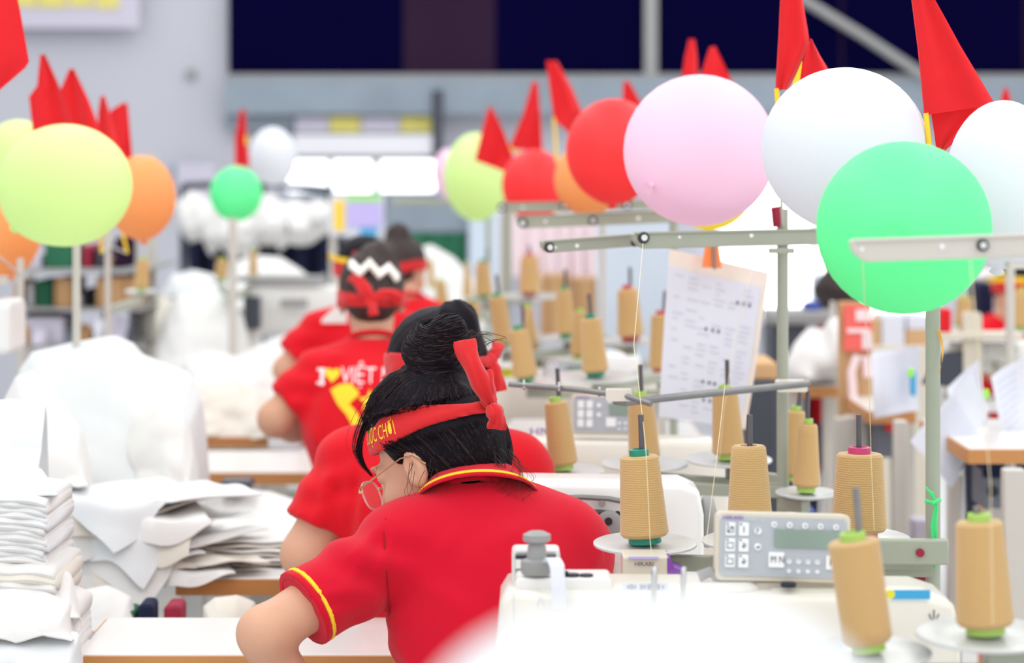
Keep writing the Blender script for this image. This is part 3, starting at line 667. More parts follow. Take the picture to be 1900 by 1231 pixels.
MB().grid(strapf, 4, 24, .0012).build('tape_strap', M['paper'], m0)
for x in (1213, 1267):
    pst = MB().tube([P(x-1, 1122, Yf-.004), P(x, 1105, Yf-.012), P(x+1, 1075, Yf-.014), P(x+1, 1060, Yf-.012), P(x+3, 1056, Yf-.006)], [.0042, .0038, .0036, .0036, .0034], 10).build('thread_guide_post', M['chrome'], m0)
    MB().lathe([(0, 0), (.011, 0), (.011, .004), (.007, .008), (0, .008)], P(x-1, 1124, Yf), frame_from((0, -1, 0)), 20).build('tension_disc', M['enamel'], pst)
MB().rbox(P(1197, 1089, Yf-.0005), (.06, .001, .010), .001).build('bar_sticker', M['paper'], m0)
for k, x in enumerate((1166, 1172, 1178, 1190, 1196, 1204, 1210, 1222, 1230)): MB().box(P(x, 1089, Yf-.0015), (.0016, .0006, .006 if k % 2 else .004)).build('print_bar', M['ink'], m0)
for pts in ([(1003, 1106), (996, 1124)], [(1003, 1106), (1010, 1124)]): MB().tube([P(x, y, Yf-.0005) for x, y in pts], .0005, 4).build('needle_mark', M['ink_light'], m0)
for pts in ([(1733, 1132), (1733, 1160)], [(1724, 1140), (1733, 1160)], [(1742, 1140), (1733, 1160)]): MB().tube([P(x, y, Yf-.0005) for x, y in pts], .0008, 4).build('arrow_mark', M['ink'], m0)
MB().rbox(P(1690, 1104, Yf-.0005), (.05, .001, .012), .001).build('care_sticker', M['cyan'], m0); MB().lathe([(0, 0), (.006, 0), (.006, .001), (0, .001)], P(1652, 1103, Yf-.0006), frame_from((0, -1, 0)), 14).build('yellow_sticker', M['yellow_label'], m0)
MB().tube([P(953, 1095, Yf-.0002), P(953, 1180, Yf-.0002)], .0006, 4).build('seam_line', M['ink_light'], m0)
# machine of the nearest woman, right of her shoulder
Ya = 4.08; ma = machine((735-950)*Ya/F, (1300-950)*Ya/F, Ya, P(0, 886, Ya).z, 'white sewing machine with round grey dial just right of the red shoulder', m='enamel_white', depth=.15)
ya = Ya-.085
MB().tube([P(1030, 925, ya), P(1080, 923, ya), P(1130, 926, ya), P(1160, 932, ya)], .0045, 8).build('cover_seam', M['steel'], ma)
MB().tube([P(1090, 951, ya), P(1110, 951, ya), P(1132, 953, ya)], .0045, 8).build('cover_slot', M['steel_dark'], ma)
MB().lathe([(0, 0), (.022, 0), (.022, .006), (.018, .010), (.008, .011), (0, .011)], P(1130, 972, ya), frame_from((0, -1, 0)), 28).build('stitch_dial', M['grey_plastic'], ma)
MB().lathe([(0, 0), (.0065, 0), (.0065, .003), (0, .003)], P(1129, 968, ya-.011), frame_from((0, -1, 0)), 16).build('dial_centre', M['rubber'], ma)
MB().lathe([(0, 0), (.006, 0), (.006, .003), (0, .003)], P(1117, 935, ya), frame_from((0, -1, 0)), 16).build('cap_screw', M['grey_plastic'], ma)
MB().lathe([(0, 0), (.006, 0), (.006, .003), (0, .003)], P(1146, 955, ya), frame_from((0, -1, 0)), 16).build('cap_plug', M['rubber'], ma)
MB().lathe([(0, 0), (.018, 0), (.014, .008), (.005, .012), (0, .012)], P(1056, 916, ya+.04), None, 14).build('top_screw', M['chrome'], ma)
# motor box with violet side between the machines
r = empty('motor_control_box', P(1205, 1340, 3.43), 'beige control box with violet side under the teal collared cone', 'control box')
pbox(1156, 1034, 1240, 1346, 3.43, .07, 'case', M['enamel_beige'], r, bevel=.003); pbox(1166, 1034, 1222, 1038, 3.425, .004, 'lilac_strip', M['lilac'], r)
MB().prism([(-.004, 0), (.018, 0), (.018, .022), (.006, .026), (0, .04), (-.004, .04)], P(1241, 1082, 3.46), .06, 0, 2, 1).build('violet_side', M['purple'], r, smooth=False)
put_text('HIKARI', .0088, P(1177, 1051, 3.428), (1, 0, 0), (0, 0, 1), M['ink'], r)
for x in (1170, 1181, 1192, 1203): MB().lathe([(0, 0), (.0018, 0), (.0018, .001), (0, .001)], P(x, 1069, 3.43), frame_from((0, -1, 0)), 10).build('lamp_dot', M['rubber'], r)
# machines further along the line
Yb = 4.98; mb1 = machine((905-950)*Yb/F, (1345-950)*Yb/F, Yb, P(0, 812, Yb).z, 'cream sewing machine with a small grey panel below the guide rods', (1060, 733, 1222, 808, Yb-.02), 'enamel', detail=1, roll=1)
put_text('HM', .022, P(982, 808, Yb-.09), (1, 0, 0), (0, 0, 1), M['purple'], mb1, squeeze=1.3)
MB().tube([P(1012, 805, Yb-.08), P(1016, 790, Yb-.1), P(1020, 770, Yb-.1)], .003, 6).build('thread_guide_post', M['chrome'], mb1)
Yc = 6.45; mc = machine((880-950)*Yc/F, (1235-950)*Yc/F, Yc, P(0, 704, Yc).z, 'farther cream sewing machine with panel behind the large saucer', (1008, 668, 1110, 712, Yc-.02), 'enamel', detail=0, roll=1)
pbox(914, 684, 952, 706, Yc-.1, .004, 'yellow_sticker', M['yellow_label'], mc)
Yd = 7.3; md = machine((860-950)*Yd/F, (1190-950)*Yd/F, Yd, P(0, 652, Yd).z, 'far white sewing machine beside the leaning thread cone', None, 'enamel_white')
Ye = 8.7; me_ = machine((450-950)*Ye/F, (640-950)*Ye/F, Ye, P(0, 528, Ye).z, 'distant white sewing machine left of the women', None, 'enamel_white', zt=.76)
pbox(452, 552, 480, 612, Ye-.16, .1, 'dark_cover', M['steel_dark'], me_, bevel=.005); pbox(520, 556, 570, 570, Ye-.12, .02, 'dark_lettering', M['grey_frame'], me_)
pbox(440, 514, 600, 524, Ye-.1, .15, 'top_shelf', M['grey_frame'], me_, bevel=.004)
# ------------------------------------------------------------------ balloons
def balloon(px, py, rx, ry, Y, col, label, knot=(.2, -.6, -.75), group='balloons tied to the thread stands', string=None):
    c = P(px, py, Y); a = rx*Y/F; b = ry*Y/F; ax = Vector(knot).normalized(); R = frame_from(ax)
    r = empty('balloon', c-Vector((0, 0, b)), label, 'balloon', group)
    n = 40; k = 24; vs = []; fs = []
    for i in range(k+1):
        t = math.pi*i/k
        for j in range(n):
            s = 2*math.pi*j/n; d = R @ Vector((math.sin(t)*math.cos(s), math.sin(t)*math.sin(s), math.cos(t)))
            q = 1+.07*max(0, math.cos(t))**8
            vs.append(c+Vector((d.x*a*q, d.y*(a+b)/2*q, d.z*b*q)))
    for i in range(k):
        for j in range(n): fs.append((i*n+j, i*n+n+j, i*n+n+(j+1) % n, i*n+(j+1) % n))
    mb = MB(); mb.add(vs, fs); mb.build('skin', M['balloon_'+col], r, angle=180)
    tip = c+Vector((ax.x*a, ax.y*(a+b)/2, ax.z*b))*1.06
    MB().lathe([(.002, -.004), (.006, 0), (.004, .006), (.010, .014), (.011, .016), (.003, .014)], tip, R, 14).build('knot', M['balloon_'+col], r)
    if string: MB().tube([tip]+[P(*s) for s in string], .0012, 5).build('string', M['thread_strand'], r)
    return r
balloon(1677, 423, 162, 161, 3.25, 'green', 'big mint green balloon in front, crossed by the pale arm', (-.25, -.96, -.02))
balloon(1567, 275, 154, 150, 3.75, 'white', 'white balloon between the pink and the mint green ones', (.2, .3, -.9))
balloon(1862, 340, 106, 154, 3.55, 'white', 'white balloon cut by the right edge of the picture', (0, .4, -.9))
balloon(1298, 279, 141, 141, 4.5, 'pink', 'large pale pink balloon above the hanging chart', (-.62, -.66, -.42))
balloon(1318, 346, 82, 80, 5.3, 'yellow', 'yellow balloon peeking out below the pink one', (0, .5, -.8))
balloon(1138, 280, 88, 97, 5.7, 'red', 'big red balloon overlapped by the pink one', (0, .4, -.9))
balloon(1092, 332, 64, 68, 6.6, 'orange', 'orange balloon between the two red balloons', (0, .4, -.9))
balloon(992, 343, 61, 66, 7.4, 'red', 'smaller red balloon right of the lime one', (0, .4, -.9))
balloon(884, 328, 60, 82, 8.6, 'lime', 'far lime balloon among the red flags', (.2, -.6, -.8))
balloon(830, 320, 26, 44, 9.2, 'pink', 'small pink balloon behind the far lime one', (0, .4, -.9))
balloon(925, 345, 25, 40, 9.0, 'yellow', 'sliver of a yellow balloon behind the smaller red one', (0, .4, -.9))
balloon(1858, 468, 36, 28, 5.0, 'yellow', 'yellow balloon almost hidden behind the mint green one', (0, .4, -.9))
balloon(121, 344, 124, 114, 5.1, 'lime', 'large lime balloon at the left edge', (-.7, .3, -.6))
balloon(34, 292, 66, 70, 6.0, 'lime', 'pale lime balloon behind the large one at the left edge', (0, .4, -.9))
balloon(262, 366, 64, 78, 6.2, 'orange', 'orange balloon right of the large lime one', (0, .4, -.9))
balloon(12, 430, 64, 82, 6.4, 'orange', 'orange balloon cut by the left edge of the picture', (0, .4, -.9))
balloon(438, 360, 49, 51, 8.4, 'green', 'small mint green balloon left of the middle', (-.1, -.8, -.6))
balloon(506, 290, 44, 54, 9.3, 'white', 'small white balloon beside the little flag', (.5, -.3, -.8))
r = stand('R1', 1874, 6.2, 488, 'pale thread stand of the next line at the right edge', .024, m='post_paint_light')
for (key, x, Y_, yt, lb) in (('L1', 142, 5.4, 440, 'pale post stand under the large lime balloon'), ('L2', 38, 6.0, 480, 'pale post stand under the orange balloon at left'), ('L3', 200, 7.0, 430, 'thin pale post stand behind the large lime balloon'), ('L4', 432, 8.15, 405, 'thin pale post stand under the small mint green balloon')):
    stand(key, x, Y_, yt, lb, .018 if x != 432 else .03, m='post_paint_light')
# ------------------------------------------------------------------ flags on sticks
def poly_at(pts, t):
    L = [0]
    for a, b in zip(pts, pts[1:]): L.append(L[-1]+math.dist(a, b))
    s = t*L[-1]
    for k in range(len(pts)-1):
        if s <= L[k+1] or k == len(pts)-2:
            u = (s-L[k])/max(L[k+1]-L[k], 1e-6); return (pts[k][0]+(pts[k+1][0]-pts[k][0])*u, pts[k][1]+(pts[k+1][1]-pts[k][1])*u)
def flag(left, right, Y, label, stick=None, folds=1.5, amp=.02, seed=0, extra=None, star=None, sw=.0042, tie=None):
    p = P(left[-1][0], left[-1][1], Y); r = empty('paper_flag' if False else 'flag', p, label, 'flag', 'red flags on the stands')
    ph = seed*1.7
    def mk_cloth(l, rr, dy=0, f=folds):
        def fn(u, v):
            a = poly_at(l, v); b = poly_at(rr, v); q = P(a[0]+(b[0]-a[0])*u, a[1]+(b[1]-a[1])*u, Y); q.y += dy+amp*math.sin(u*f*6.28+ph+v*1.5)*u*(.4+.6*v); return q
        return MB().grid(fn, 22, 22, .0008)
    cl = mk_cloth(left, right).build('cloth', M['flag_red'], r)
    if extra:
        for (l, rr, dy) in extra: mk_cloth(l, rr, dy).build('cloth_fold', M['flag_red'], r)
    if star: 
        mb = MB(); pts = [P(x, y, Y-.02) for x, y in star]; mb.add(pts, [tuple(range(len(pts)))]); mb.add([q+Vector((0, .0012, 0)) for q in pts], [tuple(reversed(range(len(pts))))]); mb.build('star_point', M['star_yellow'], cl, smooth=False)
    path = [P(left[-1][0], left[-1][1]-4, Y)]
    if stick: path.append(P(stick[-1][0], max(stick[-1][1], left[-1][1]+40), Y))
    if tie:
        root, sx, sY = STAND[tie]; MB().tube([path[-1], Vector((sx, sY, TOPZ[tie]-.04))], sw*.6, 8).build('tie_rod', M['post_paint_light'], r)
    if len(path) > 1: MB().tube(path, sw, 8).build('stick', M['stick_yellow'], r)
    MB().tube([P(a_[0]+2, a_[1], Y+.002) for a_ in left], sw*1.05, 8).build('sleeve', M['flag_red'], r)
    return r
flag([(1689, -40), (1706, 90), (1718, 214)], [(1712, -40), (1780, 85), (1846, 194)], 3.7, 'largest red flag with yellow stick above the right white balloon', [(1690, -40), (1718, 150), (1726, 290)], seed=1,
     extra=[([(1730, 200), (1738, 250), (1742, 284)], [(1848, 186), (1800, 240), (1756, 280)], .02)], amp=.012, tie='SA')
flag([(1452, -40), (1447, 70), (1441, 168)], [(1482, -40), (1500, 60), (1503, 80), (1482, 130), (1462, 166)], 4.1, 'tall dark red flag between the pink and white balloons', [(1452, -40), (1447, 90), (1444, 200)], seed=2, amp=.012,
     extra=[([(1503, 72), (1490, 110), (1480, 150), (1478, 170)], [(1504, 74), (1520, 104), (1538, 132), (1530, 170)], -.012)], star=[(1489, 112), (1484, 150), (1466, 170), (1472, 150)], tie='SB')
flag([(1864, 163), (1858, 182), (1856, 200)], [(1868, 163), (1874, 182), (1878, 200)], 7, 'tiny red flag tip above the right white balloon', None, 1, .01, 3, tie='R1')
flag([(1279, 73), (1271, 108), (1264, 160)], [(1289, 73), (1294, 108), (1297, 160)], 6.4, 'slim red flag tip over the pink balloon', [(1284, 73), (1282, 200)], 1, .012, 4, tie='SC')
flag([(1318, 88), (1310, 112), (1296, 160)], [(1327, 85), (1340, 112), (1362, 160)], 6.0, 'wider red flag tip over the pink balloon', [(1322, 86), (1324, 200)], 1, .012, 5, tie='SC')
flag([(1157, 151), (1156, 170), (1155, 200)], [(1167, 151), (1178, 170), (1194, 200)], 7.5, 'small red flag tip behind the big red balloon', [(1157, 151), (1156, 230)], 1, .012, 6, tie='SD')
flag([(1014, 113), (1021, 170), (1028, 222)], [(1033, 113), (1062, 165), (1082, 212), (1056, 248)], 7.2, 'red flag on a yellow stick left of the big red balloon', [(1014, 110), (1027, 210), (1033, 300)], 1.2, .02, 7, tie='SD')
flag([(988, 152), (970, 215), (944, 276)], [(998, 152), (1003, 215), (1007, 282)], 8.0, 'pointed red flag over the smaller red balloon', [(998, 150), (1004, 230), (1008, 300)], 1.2, .02, 8, tie='SE')
flag([(907, 199), (894, 245), (881, 298)], [(913, 199), (935, 245), (953, 292), (935, 318)], 7.8, 'kite shaped red flag in front of the far lime balloon', None, 1, .02, 9)
flag([(446, 203), (436, 258), (436, 308)], [(455, 203), (459, 252), (464, 310)], 9.0, 'little red flag above the small mint green balloon', [(449, 203), (448, 330)], 1, .02, 10, star=[(456, 250), (460, 252), (461, 270), (455, 268)], tie='L4')
flag([(-70, -90), (-80, 60), (-60, 210)], [(10, -90), (34, 10), (53, 119), (2, 163), (-40, 200)], 4.6, 'large red flag cut by the top left corner', [(-66, -90), (-66, 420)], 1.2, .015, 11, tie='L2')
flag([(76, 101), (70, 160), (55, 180), (64, 260)], [(84, 101), (108, 152), (128, 200), (150, 260)], 5.7, 'tallest red flag over the large lime balloon', [(76, 101), (70, 300)], 1.3, .02, 12, tie='L1')
flag([(130, 128), (112, 170), (106, 260)], [(138, 128), (165, 185), (192, 260)], 5.9, 'second red flag over the large lime balloon', [(134, 128), (130, 320)], 1.3, .02, 13, tie='L1')
flag([(188, 178), (183, 208), (180, 290)], [(194, 178), (204, 212), (222, 290)], 6.3, 'narrow red flag behind the lime and orange balloons', [(190, 178), (188, 470)], 1.2, .02, 14, tie='L3')
flag([(229, 192), (206, 206), (196, 300)], [(236, 192), (240, 240), (246, 300)], 6.6, 'red flag just above the orange balloon at left', [(234, 192), (236, 470)], 1.2, .02, 15, tie='L3')
# ------------------------------------------------------------------ chart, clip, strings
r = empty('laminated_chart', P(1310, 790, 4.95), 'laminated white chart hanging behind the thread cones', 'chart')
def chart(u, v, dy=0):
    a = Vector((1242, 462)).lerp(Vector((1428, 506)), u); b = Vector((1221, 772)).lerp(Vector((1384, 798)), u); q = a.lerp(b, v); p = P(q.x, q.y, 4.95); p.y += .012*math.sin(u*3.1)+.008*math.sin(v*5+u*2)+dy; return p
MB().grid(chart, 14, 20, .001).build('film_sleeve', M['film'], r)
MB().grid(lambda u, v: chart(.0+.94*u, .1+.9*v, -.003), 14, 20, .0006).build('printed_sheet', M['paper'], r)
rr = random.Random(3)
for i in range(26):
    for j in range(6):
        if rr.random() < .55:
            u = .08+j*.14; v = .14+i*.032; wd = .05+.07*rr.random()
            MB().grid(lambda a, b: chart(u+wd*a, v+.008*b, -.0045), 3, 2, .0003).build('print_line', M['ink_light'], r, smooth=False)
for (u, v) in ((.72, .22), (.78, .22), (.84, .22), (.43, .42), (.5, .42), (.56, .42), (.45, .74), (.52, .74), (.58, .74), (.48, .85), (.55, .85)):
    MB().grid(lambda a, b: chart(u+.022*a, v+.02*b, -.005), 2, 2, .0003).build('print_mark', M['ink'], r, smooth=False)
r = empty('bulldog_clip', P(1322, 497, 4.9), 'orange plastic clip holding the top of the chart', 'clip')
MB().prism([(-.013, .03), (-.02, -.022), (.02, -.024), (.013, .03)], P(1321, 476, 4.93), .02).build('clip_body', M['orange_plastic'], r, bevel=.002)
MB().tube([P(1324, 455, 4.915), P(1326, 500, 4.915)], .003, 8).build('clip_pin', M['steel'], r)
MB().tube([P(1322, 440, 4.93), P(1321, 458, 4.93)], .002, 6).build('hanger', M['steel'], r)
r = empty('knotted_string', P(1735, 1060, 3.45), 'bunch of bright green string knotted on the thick grey pole', 'string')
rr = random.Random(9)
for k in range(11):
    a = rr.uniform(-5, 5); pts = [(1733+a*.4, 925), (1738+a*.8, 945), (1734+a*1.3, 975), (1736+a*1.2, 1010), (1733+a*1.0, 1045+rr.uniform(-8, 10))]
    if k % 3 == 0: pts = [(1733, 928), (1726+a, 915), (1718+a*.6, 906+a)]
    MB().tube([P(x, y, 3.45-.003*rr.random()) for x, y in pts], .0016, 5).build('strand', M['string_green'], r)
MB().tube([P(1718, 930, 3.45), P(1730, 934, 3.44), P(1744, 928, 3.45)], .003, 6).build('loop', M['string_green'], r)
MB().grid(lambda u, v: P(1741+8*math.sin(v*3.0)+(u-.5)*5*math.cos(v*2), 612+82*v, 3.46+.01*math.sin(v*6)), 3, 16, .0006).build('amber_ribbon', M['ribbon_amber'], label='amber ribbon curling from the thick grey pole', cat='ribbon')
for (x0, y0, x1, y1, Y_) in ((1395, 505, 1385, 775, 4.6), (1410, 500, 1392, 770, 4.65)): pass
# ------------------------------------------------------------------ right hand background: the next sewing line
cone('R1', 1790, 552, 30, 1788, 605, 36, 7.6, 'lime', 'blurred cone of the next line right of the thick pole', None, 60)
cone('R1', 1896, 540, 26, 1892, 606, 40, 7.0, 'lime', 'blurred cone of the next line at the right edge', None, 60)
r = empty('hair_bun', P(0, 0, 1)) if False else None
def table_right(px0, px1, yt, Yf, Yb, label, z): return table(px0, px1, Yf, Yb, label, 'edge_wood', z=z, group='tables of the next line')
def zof(py, Y): return CZ-(py-HY)*Y/F
table_right(1798, 2150, 0, 5.15, 5.75, 'table corner with orange edge at the right border', zof(832, 5.15))
table_right(1612, 1696, 0, 6.2, 6.6, 'small table with brown edge behind the thick grey pole', zof(762, 6.2))
table_right(1485, 1562, 0, 6.9, 7.3, 'orange edged table under the sloping white cloth', zof(716, 6.9))
Yr = 6.6; mr = machine((1745-950)*Yr/F, (1990-950)*Yr/F, Yr, P(0, 632, Yr).z, 'white sewing machine of the next line right of the thick pole', None, 'enamel_white', zt=zof(760, Yr), wheel=False)
MB().prism([(-.08, -.04), (.03, -.05), (.07, .05), (-.02, .045)], P(1765, 685, Yr-.1), .04).build('dark_cover', M['steel_dark'], mr, bevel=.004)
MB().rbox(P(1803, 645, Yr-.11), (.05, .03, .19), .01).build('oil_bottle', M['enamel_beige'], mr)
pbox(1742, 618, 1900, 632, Yr-.14, .1, 'front_rail', M['enamel_beige'], mr, bevel=.004)
def sheet(name, corners, Y, m, label, cat, group=None, amp=.02, seed=0, rows=0):
    a, b, c_, d_ = [Vector(q) for q in corners]
    def fn(u, v, dy=0):
        q = a.lerp(b, u).lerp(d_.lerp(c_, u), v); p = P(q.x, q.y, Y); p.y += amp*math.sin(u*4+seed)*math.cos(v*3+seed)+dy; return p
    if not rows: return MB().grid(fn, 10, 12, .001).build(name, m, label=label, cat=cat, group=group)
    r = empty(name, P(c_.x, c_.y, Y), label, cat, group); MB().grid(fn, 10, 12, .001).build('page', m, r)
    g = random.Random(seed)
    for k in range(rows): 
        v = .12+.78*k/rows; MB().grid(lambda x, y: fn(.15+.55*x+.1*g.random()*0, v+.012*y, -.004), 4, 2, .0004).build('print_line', M['ink_light'], r, smooth=False)
    return r
sheet('hanging_sheet', ((1690, 820), (1800, 690), (1838, 760), (1764, 905)), 5.4, M['paper'], 'tilted white paper hanging lowest right of the thick pole', 'paper', 'papers of the next line', seed=1, rows=10)
sheet('hanging_sheet', ((1756, 720), (1816, 668), (1836, 800), (1766, 800)), 5.6, M['paper'], 'white paper behind the tilted one right of the pole', 'paper', 'papers of the next line', seed=2, rows=8)
sheet('hanging_sheet', ((1838, 700), (1906, 660), (1906, 800), (1868, 850)), 5.5, M['paper'], 'white paper at the right border behind the pale post', 'paper', 'papers of the next line', seed=3, rows=8)
sheet('hanging_sheet', ((1616, 655), (1706, 640), (1708, 762), (1620, 775)), 6.1, M['paper'], 'white paper hanging left of the thick grey pole', 'paper', 'papers of the next line', seed=4, rows=9)
for (x, y, k, lb) in ((1690, 692, 'clip_green', 'lime green clip on the paper left of the thick pole'), (1830, 731, 'clip_green', 'lime green clip right of the thick pole')):
    MB().rbox(P(x, y, 5.38), (.012, .01, .02), .003).build('paper_clip', M[k], label=lb, cat='clip', bevel=.002)
MB().rbox(P(1694, 712, 6.08), (.014, .012, .06), .004).build('marker_pen', M['cyan'], label='bright blue pen clipped on the paper', cat='pen', bevel=.002)
r = empty('poster_board', P(1590, 775, 6.6), 'tan board with a coral red poster below the green balloon', 'board')
pbox(1556, 560, 1618, 778, 6.6, .02, 'board_panel', M['tan_board'], r, bevel=.002); pbox(1566, 566, 1618, 652, 6.58, .012, 'poster', M['poster_red'], r)
pbox(1572, 610, 1614, 618, 6.575, .008, 'poster_stripe', M['print_white'], r); pbox(1588, 575, 1618, 596, 6.575, .008, 'poster_photo', M['print_white'], r); pbox(1600, 618, 1618, 648, 6.575, .008, 'poster_corner', M['pink_cloth'], r)
MB().tube([P(1583, 740, 6.56), P(1580, 690, 6.56), P(1590, 662, 6.56), P(1606, 664, 6.56), P(1610, 700, 6.56)], .012, 8).build('bag_handle', M['print_white'], r)
for k, (a, b, c_, d_, m_) in enumerate(((1636, 585, 1679, 642, 'paper'), (1684, 585, 1722, 612, 'paper'), (1681, 612, 1724, 642, 'tan_board'), (1618, 592, 1634, 642, 'tan_board'))):
    pbox(a, b, c_, d_, 8.0, .2, ('paper_stack', 'paper_stack', 'cardboard_box', 'cardboard_box')[k], M[m_], bevel=.004, label=('tall white stack below the mint green balloon', 'small white stack beside the thick pole', 'flat tan carton beside the thick pole', 'narrow tan carton beside the poster board')[k], cat=('stack', 'stack', 'box', 'box')[k])
pbox(1612, 642, 1732, 1180, 7.98, .3, 'low_cupboard', M['enamel_beige'], bevel=.006, label='beige cupboard under the white stacks below the mint green balloon', cat='cupboard')
r = empty('motor_housing', P(1642, 855, 6.3), 'dark grey motor box with a red knob left of the thick pole', 'motor')
pbox(1620, 772, 1664, 850, 6.3, .12, 'housing', M['motor'], r, bevel=.008); MB().lathe([(0, 0), (.016, 0), (.016, .015), (0, .018)], P(1652, 790, 6.3), frame_from((0, -1, 0)), 16).build('red_knob', M['balloon_red'], r)
r = empty('motor_housing', P(1848, 940, 5.2), 'grey motor box under the orange edged table at the right border', 'motor')
pbox(1822, 868, 1868, 945, 5.3, .12, 'housing', M['motor'], r, bevel=.008); pbox(1826, 862, 1866, 888, 5.28, .1, 'dark_top', M['navy_cloth'], r, bevel=.004); MB().lathe([(0, 0), (.012, 0), (.012, .006), (0, .006)], P(1842, 912, 5.3), frame_from((0, -1, 0)), 14).build('cap', M['rubber'], r)
for k, (x, y0, y1, Y_, wd, m_) in enumerate(((1670, 780, 1231, 5.8, 24, 'post_paint_light'), (1560, 775, 1231, 6.4, 22, 'post_paint_light'), (1770, 880, 1231, 5.6, 24, 'post_paint_light'), (1880, 870, 1231, 5.0, 40, 'post_paint_light'), (1545, 560, 900, 7.4, 8, 'post_paint_light'))):
    MB().box((P(x, 0, Y_).x, Y_, (P(0, y0, Y_).z)/2), (wd*Y_/F, .04, P(0, y0, Y_).z)).build('support_post', M[m_], bevel=.004, label=('pale steel post under the grey motor box', 'pale steel post under the poster board', 'pale steel post right of the thick grey pole', 'broad pale steel post at the right border', 'thin pale post beside the dark brown head')[k], cat='post', group='posts of the next line')
for (a, b, c_, d_, Y_, m_, lb) in ((1745, 574, 1766, 618, 6.47, 'flag_red', 'red cloth bag in the next line beside the thick pole'), (1643, 1050, 1669, 1651, 5.2, 'flag_red', 'red bin under the magenta collared cone'), (1702, 1060, 1722, 1555, 5.6, 'burgundy', 'burgundy bin low beside the thick pole'),
      (1696, 966, 1728, 1512, 5.8, 'lilac_paper', 'pale bin just left of the thick pole'), (1826, 902, 1850, 1530, 5.72, 'orange_plastic', 'orange bin under the tilted paper'), (1484, 948, 1514, 1651, 5.2, 'blue', 'blue bin seen above the control panel')):
    pbox(a, b, c_, d_, Y_, .08, 'cloth_bag' if d_ == 618 else 'plastic_bin', M[m_], bevel=.006, label=lb, cat='bag' if d_ == 618 else 'bin')
lump('white_cloth', [lp(1520, 668, 7.0, 46, 40, .2), lp(1545, 650, 7.0, 24, 60, .2), lp(1490, 690, 7.0, 30, 26, .2)], 70, 10, .012, M['fabric'], .02, label='white cloth sloping down beside the poster board', cat='cloth')
lump('white_cloth', [lp(1862, 510, 8.6, 60, 16, .2), lp(1840, 520, 8.6, 30, 14, .2)], 71, 10, .012, M['fabric'], .025, label='white cloth heap above the far headband at right', cat='cloth')
pbox(1815, 524, 1846, 596, 8.4, .2, 'navy_garment', M['navy_cloth'], bevel=.02, label='navy garment hanging by the far red and gold headband', cat='garment')
pbox(1430, 580, 1560, 604, 8.6, .3, 'grey_bench', M['grey_frame'], bevel=.01, label='grey bench below the bright window', cat='bench')
pbox(1430, 604, 1500, 1160, 8.62, .26, 'grey_cabinet', M['steel_dark'], bevel=.01, label='dark grey cabinet below the bright window', cat='cabinet')
pbox(1385, 706, 1440, 1472, 6.0, .3, 'dark_cabinet', M['steel_dark'], bevel=.01, label='dark grey cabinet right of the hanging chart', cat='cabinet')
pbox(1387, 674, 1443, 706, 6.02, .26, 'tan_carton', M['tan_board'], bevel=.006, label='tan carton on the dark cabinet right of the chart', cat='box')
pbox(1492, 560, 1525, 580, 8.7, .1, 'blue_cap', M['blue'], bevel=.03, label='blue cap on the foot of the window post', cat='cap')
# ------------------------------------------------------------------ left hand background
beam(STAND['L2'][0], -40, 520, 15, 520, 5.9, 14, 'post_paint_light')
pbox(-30, 560, 18, 660, 5.7, .2, 'white_machine_cover', M['enamel_white'], bevel=.015, label='white machine cover at the left border', cat='cover')
cone('L4', 470, 466, 12, 470, 514, 18, 8.9, 'lime', 'small far cone right of the thin white post', None, 50)
cone('L4', 412, 482, 20, 410, 514, 26, 8.9, 'lime', 'small far cone left of the thin white post', None, 50)
cone('L3', 266, 482, 22, 262, 534, 30, 7.6, 'lime', 'far cone standing against the white wall at left', None, 60)
for k, (a, b, c_, d_, Y_) in enumerate(((178, 514, 254, 572, 8.34), (100, 516, 136, 572, 8.36), (26, 522, 40, 572, 8.34), (44, 606, 60, 640, 8.34))):
    r = empty('cardboard_box', P((a+c_)/2, d_, Y_), ('wide tan carton under the orange balloon at left', 'upright tan carton left of the pale post', 'narrow tan carton beside the left border', 'small tan carton behind the draped white cloth')[k], 'box', 'cartons on the left shelves')
    pbox(a, b, c_, d_, Y_, .25, 'carton', M['cardboard'], r, bevel=.006); pbox((a+c_)/2-3, b, (a+c_)/2+3, d_, Y_-.004, .006, 'tape', M['tan_board'], r)
r = empty('steel_shelf', P(150, 700, 8.6), 'steel shelf with dark boxes behind the left balloons', 'shelf')
for y in (500, 572, 640): pbox(16, y, 266, y+6, 8.3, .8, 'shelf_board', M['grey_frame'], r)
for x in (24, 172, 224, 258): MB().box((P(x, 0, 8.6).x, 8.9, .8), (.03, .03, 1.6)).build('upright', M['post_paint_light'], r)
for k, (a, b, c_, d_, m_, lb) in enumerate(((82, 440, 134, 500, 'dark_green', 'dark green bin on the top of the left shelf'), (64, 520, 98, 572, 'dark_green', 'low dark green bin on the left shelf'), (152, 455, 168, 500, 'burgundy', 'plum box on the left shelf'), (178, 456, 192, 500, 'steel_dark', 'small dark box on the left shelf'),
      (154, 536, 166, 572, 'rubber', 'black box on the left shelf'), (212, 440, 232, 500, 'plum_glass', 'tall plum coloured roll on the left shelf'), (195, 478, 208, 500, 'cardboard', 'brown box on the left shelf'), (58, 470, 76, 500, 'lilac_paper', 'pale lilac box on the left shelf'), (140, 545, 152, 572, 'paper', 'white roll on the left shelf'), (48, 524, 62, 572, 'paper', 'white folded stack on the left shelf'))):
    pbox(a, b, c_, d_, 8.4, .25, 'storage_bin' if k < 2 else 'storage_box', M[m_], bevel=.012, label=lb, cat='bin' if k < 2 else 'box')
MB().lathe([(.07, 0), (.066, .01), (.05, .02), (.03, .025), (0, .027)], P(82, 588, 8.5), None, 28).build('navy_hat', M['navy_cloth'], label='rounded navy cap resting low behind the left posts', cat='cap')
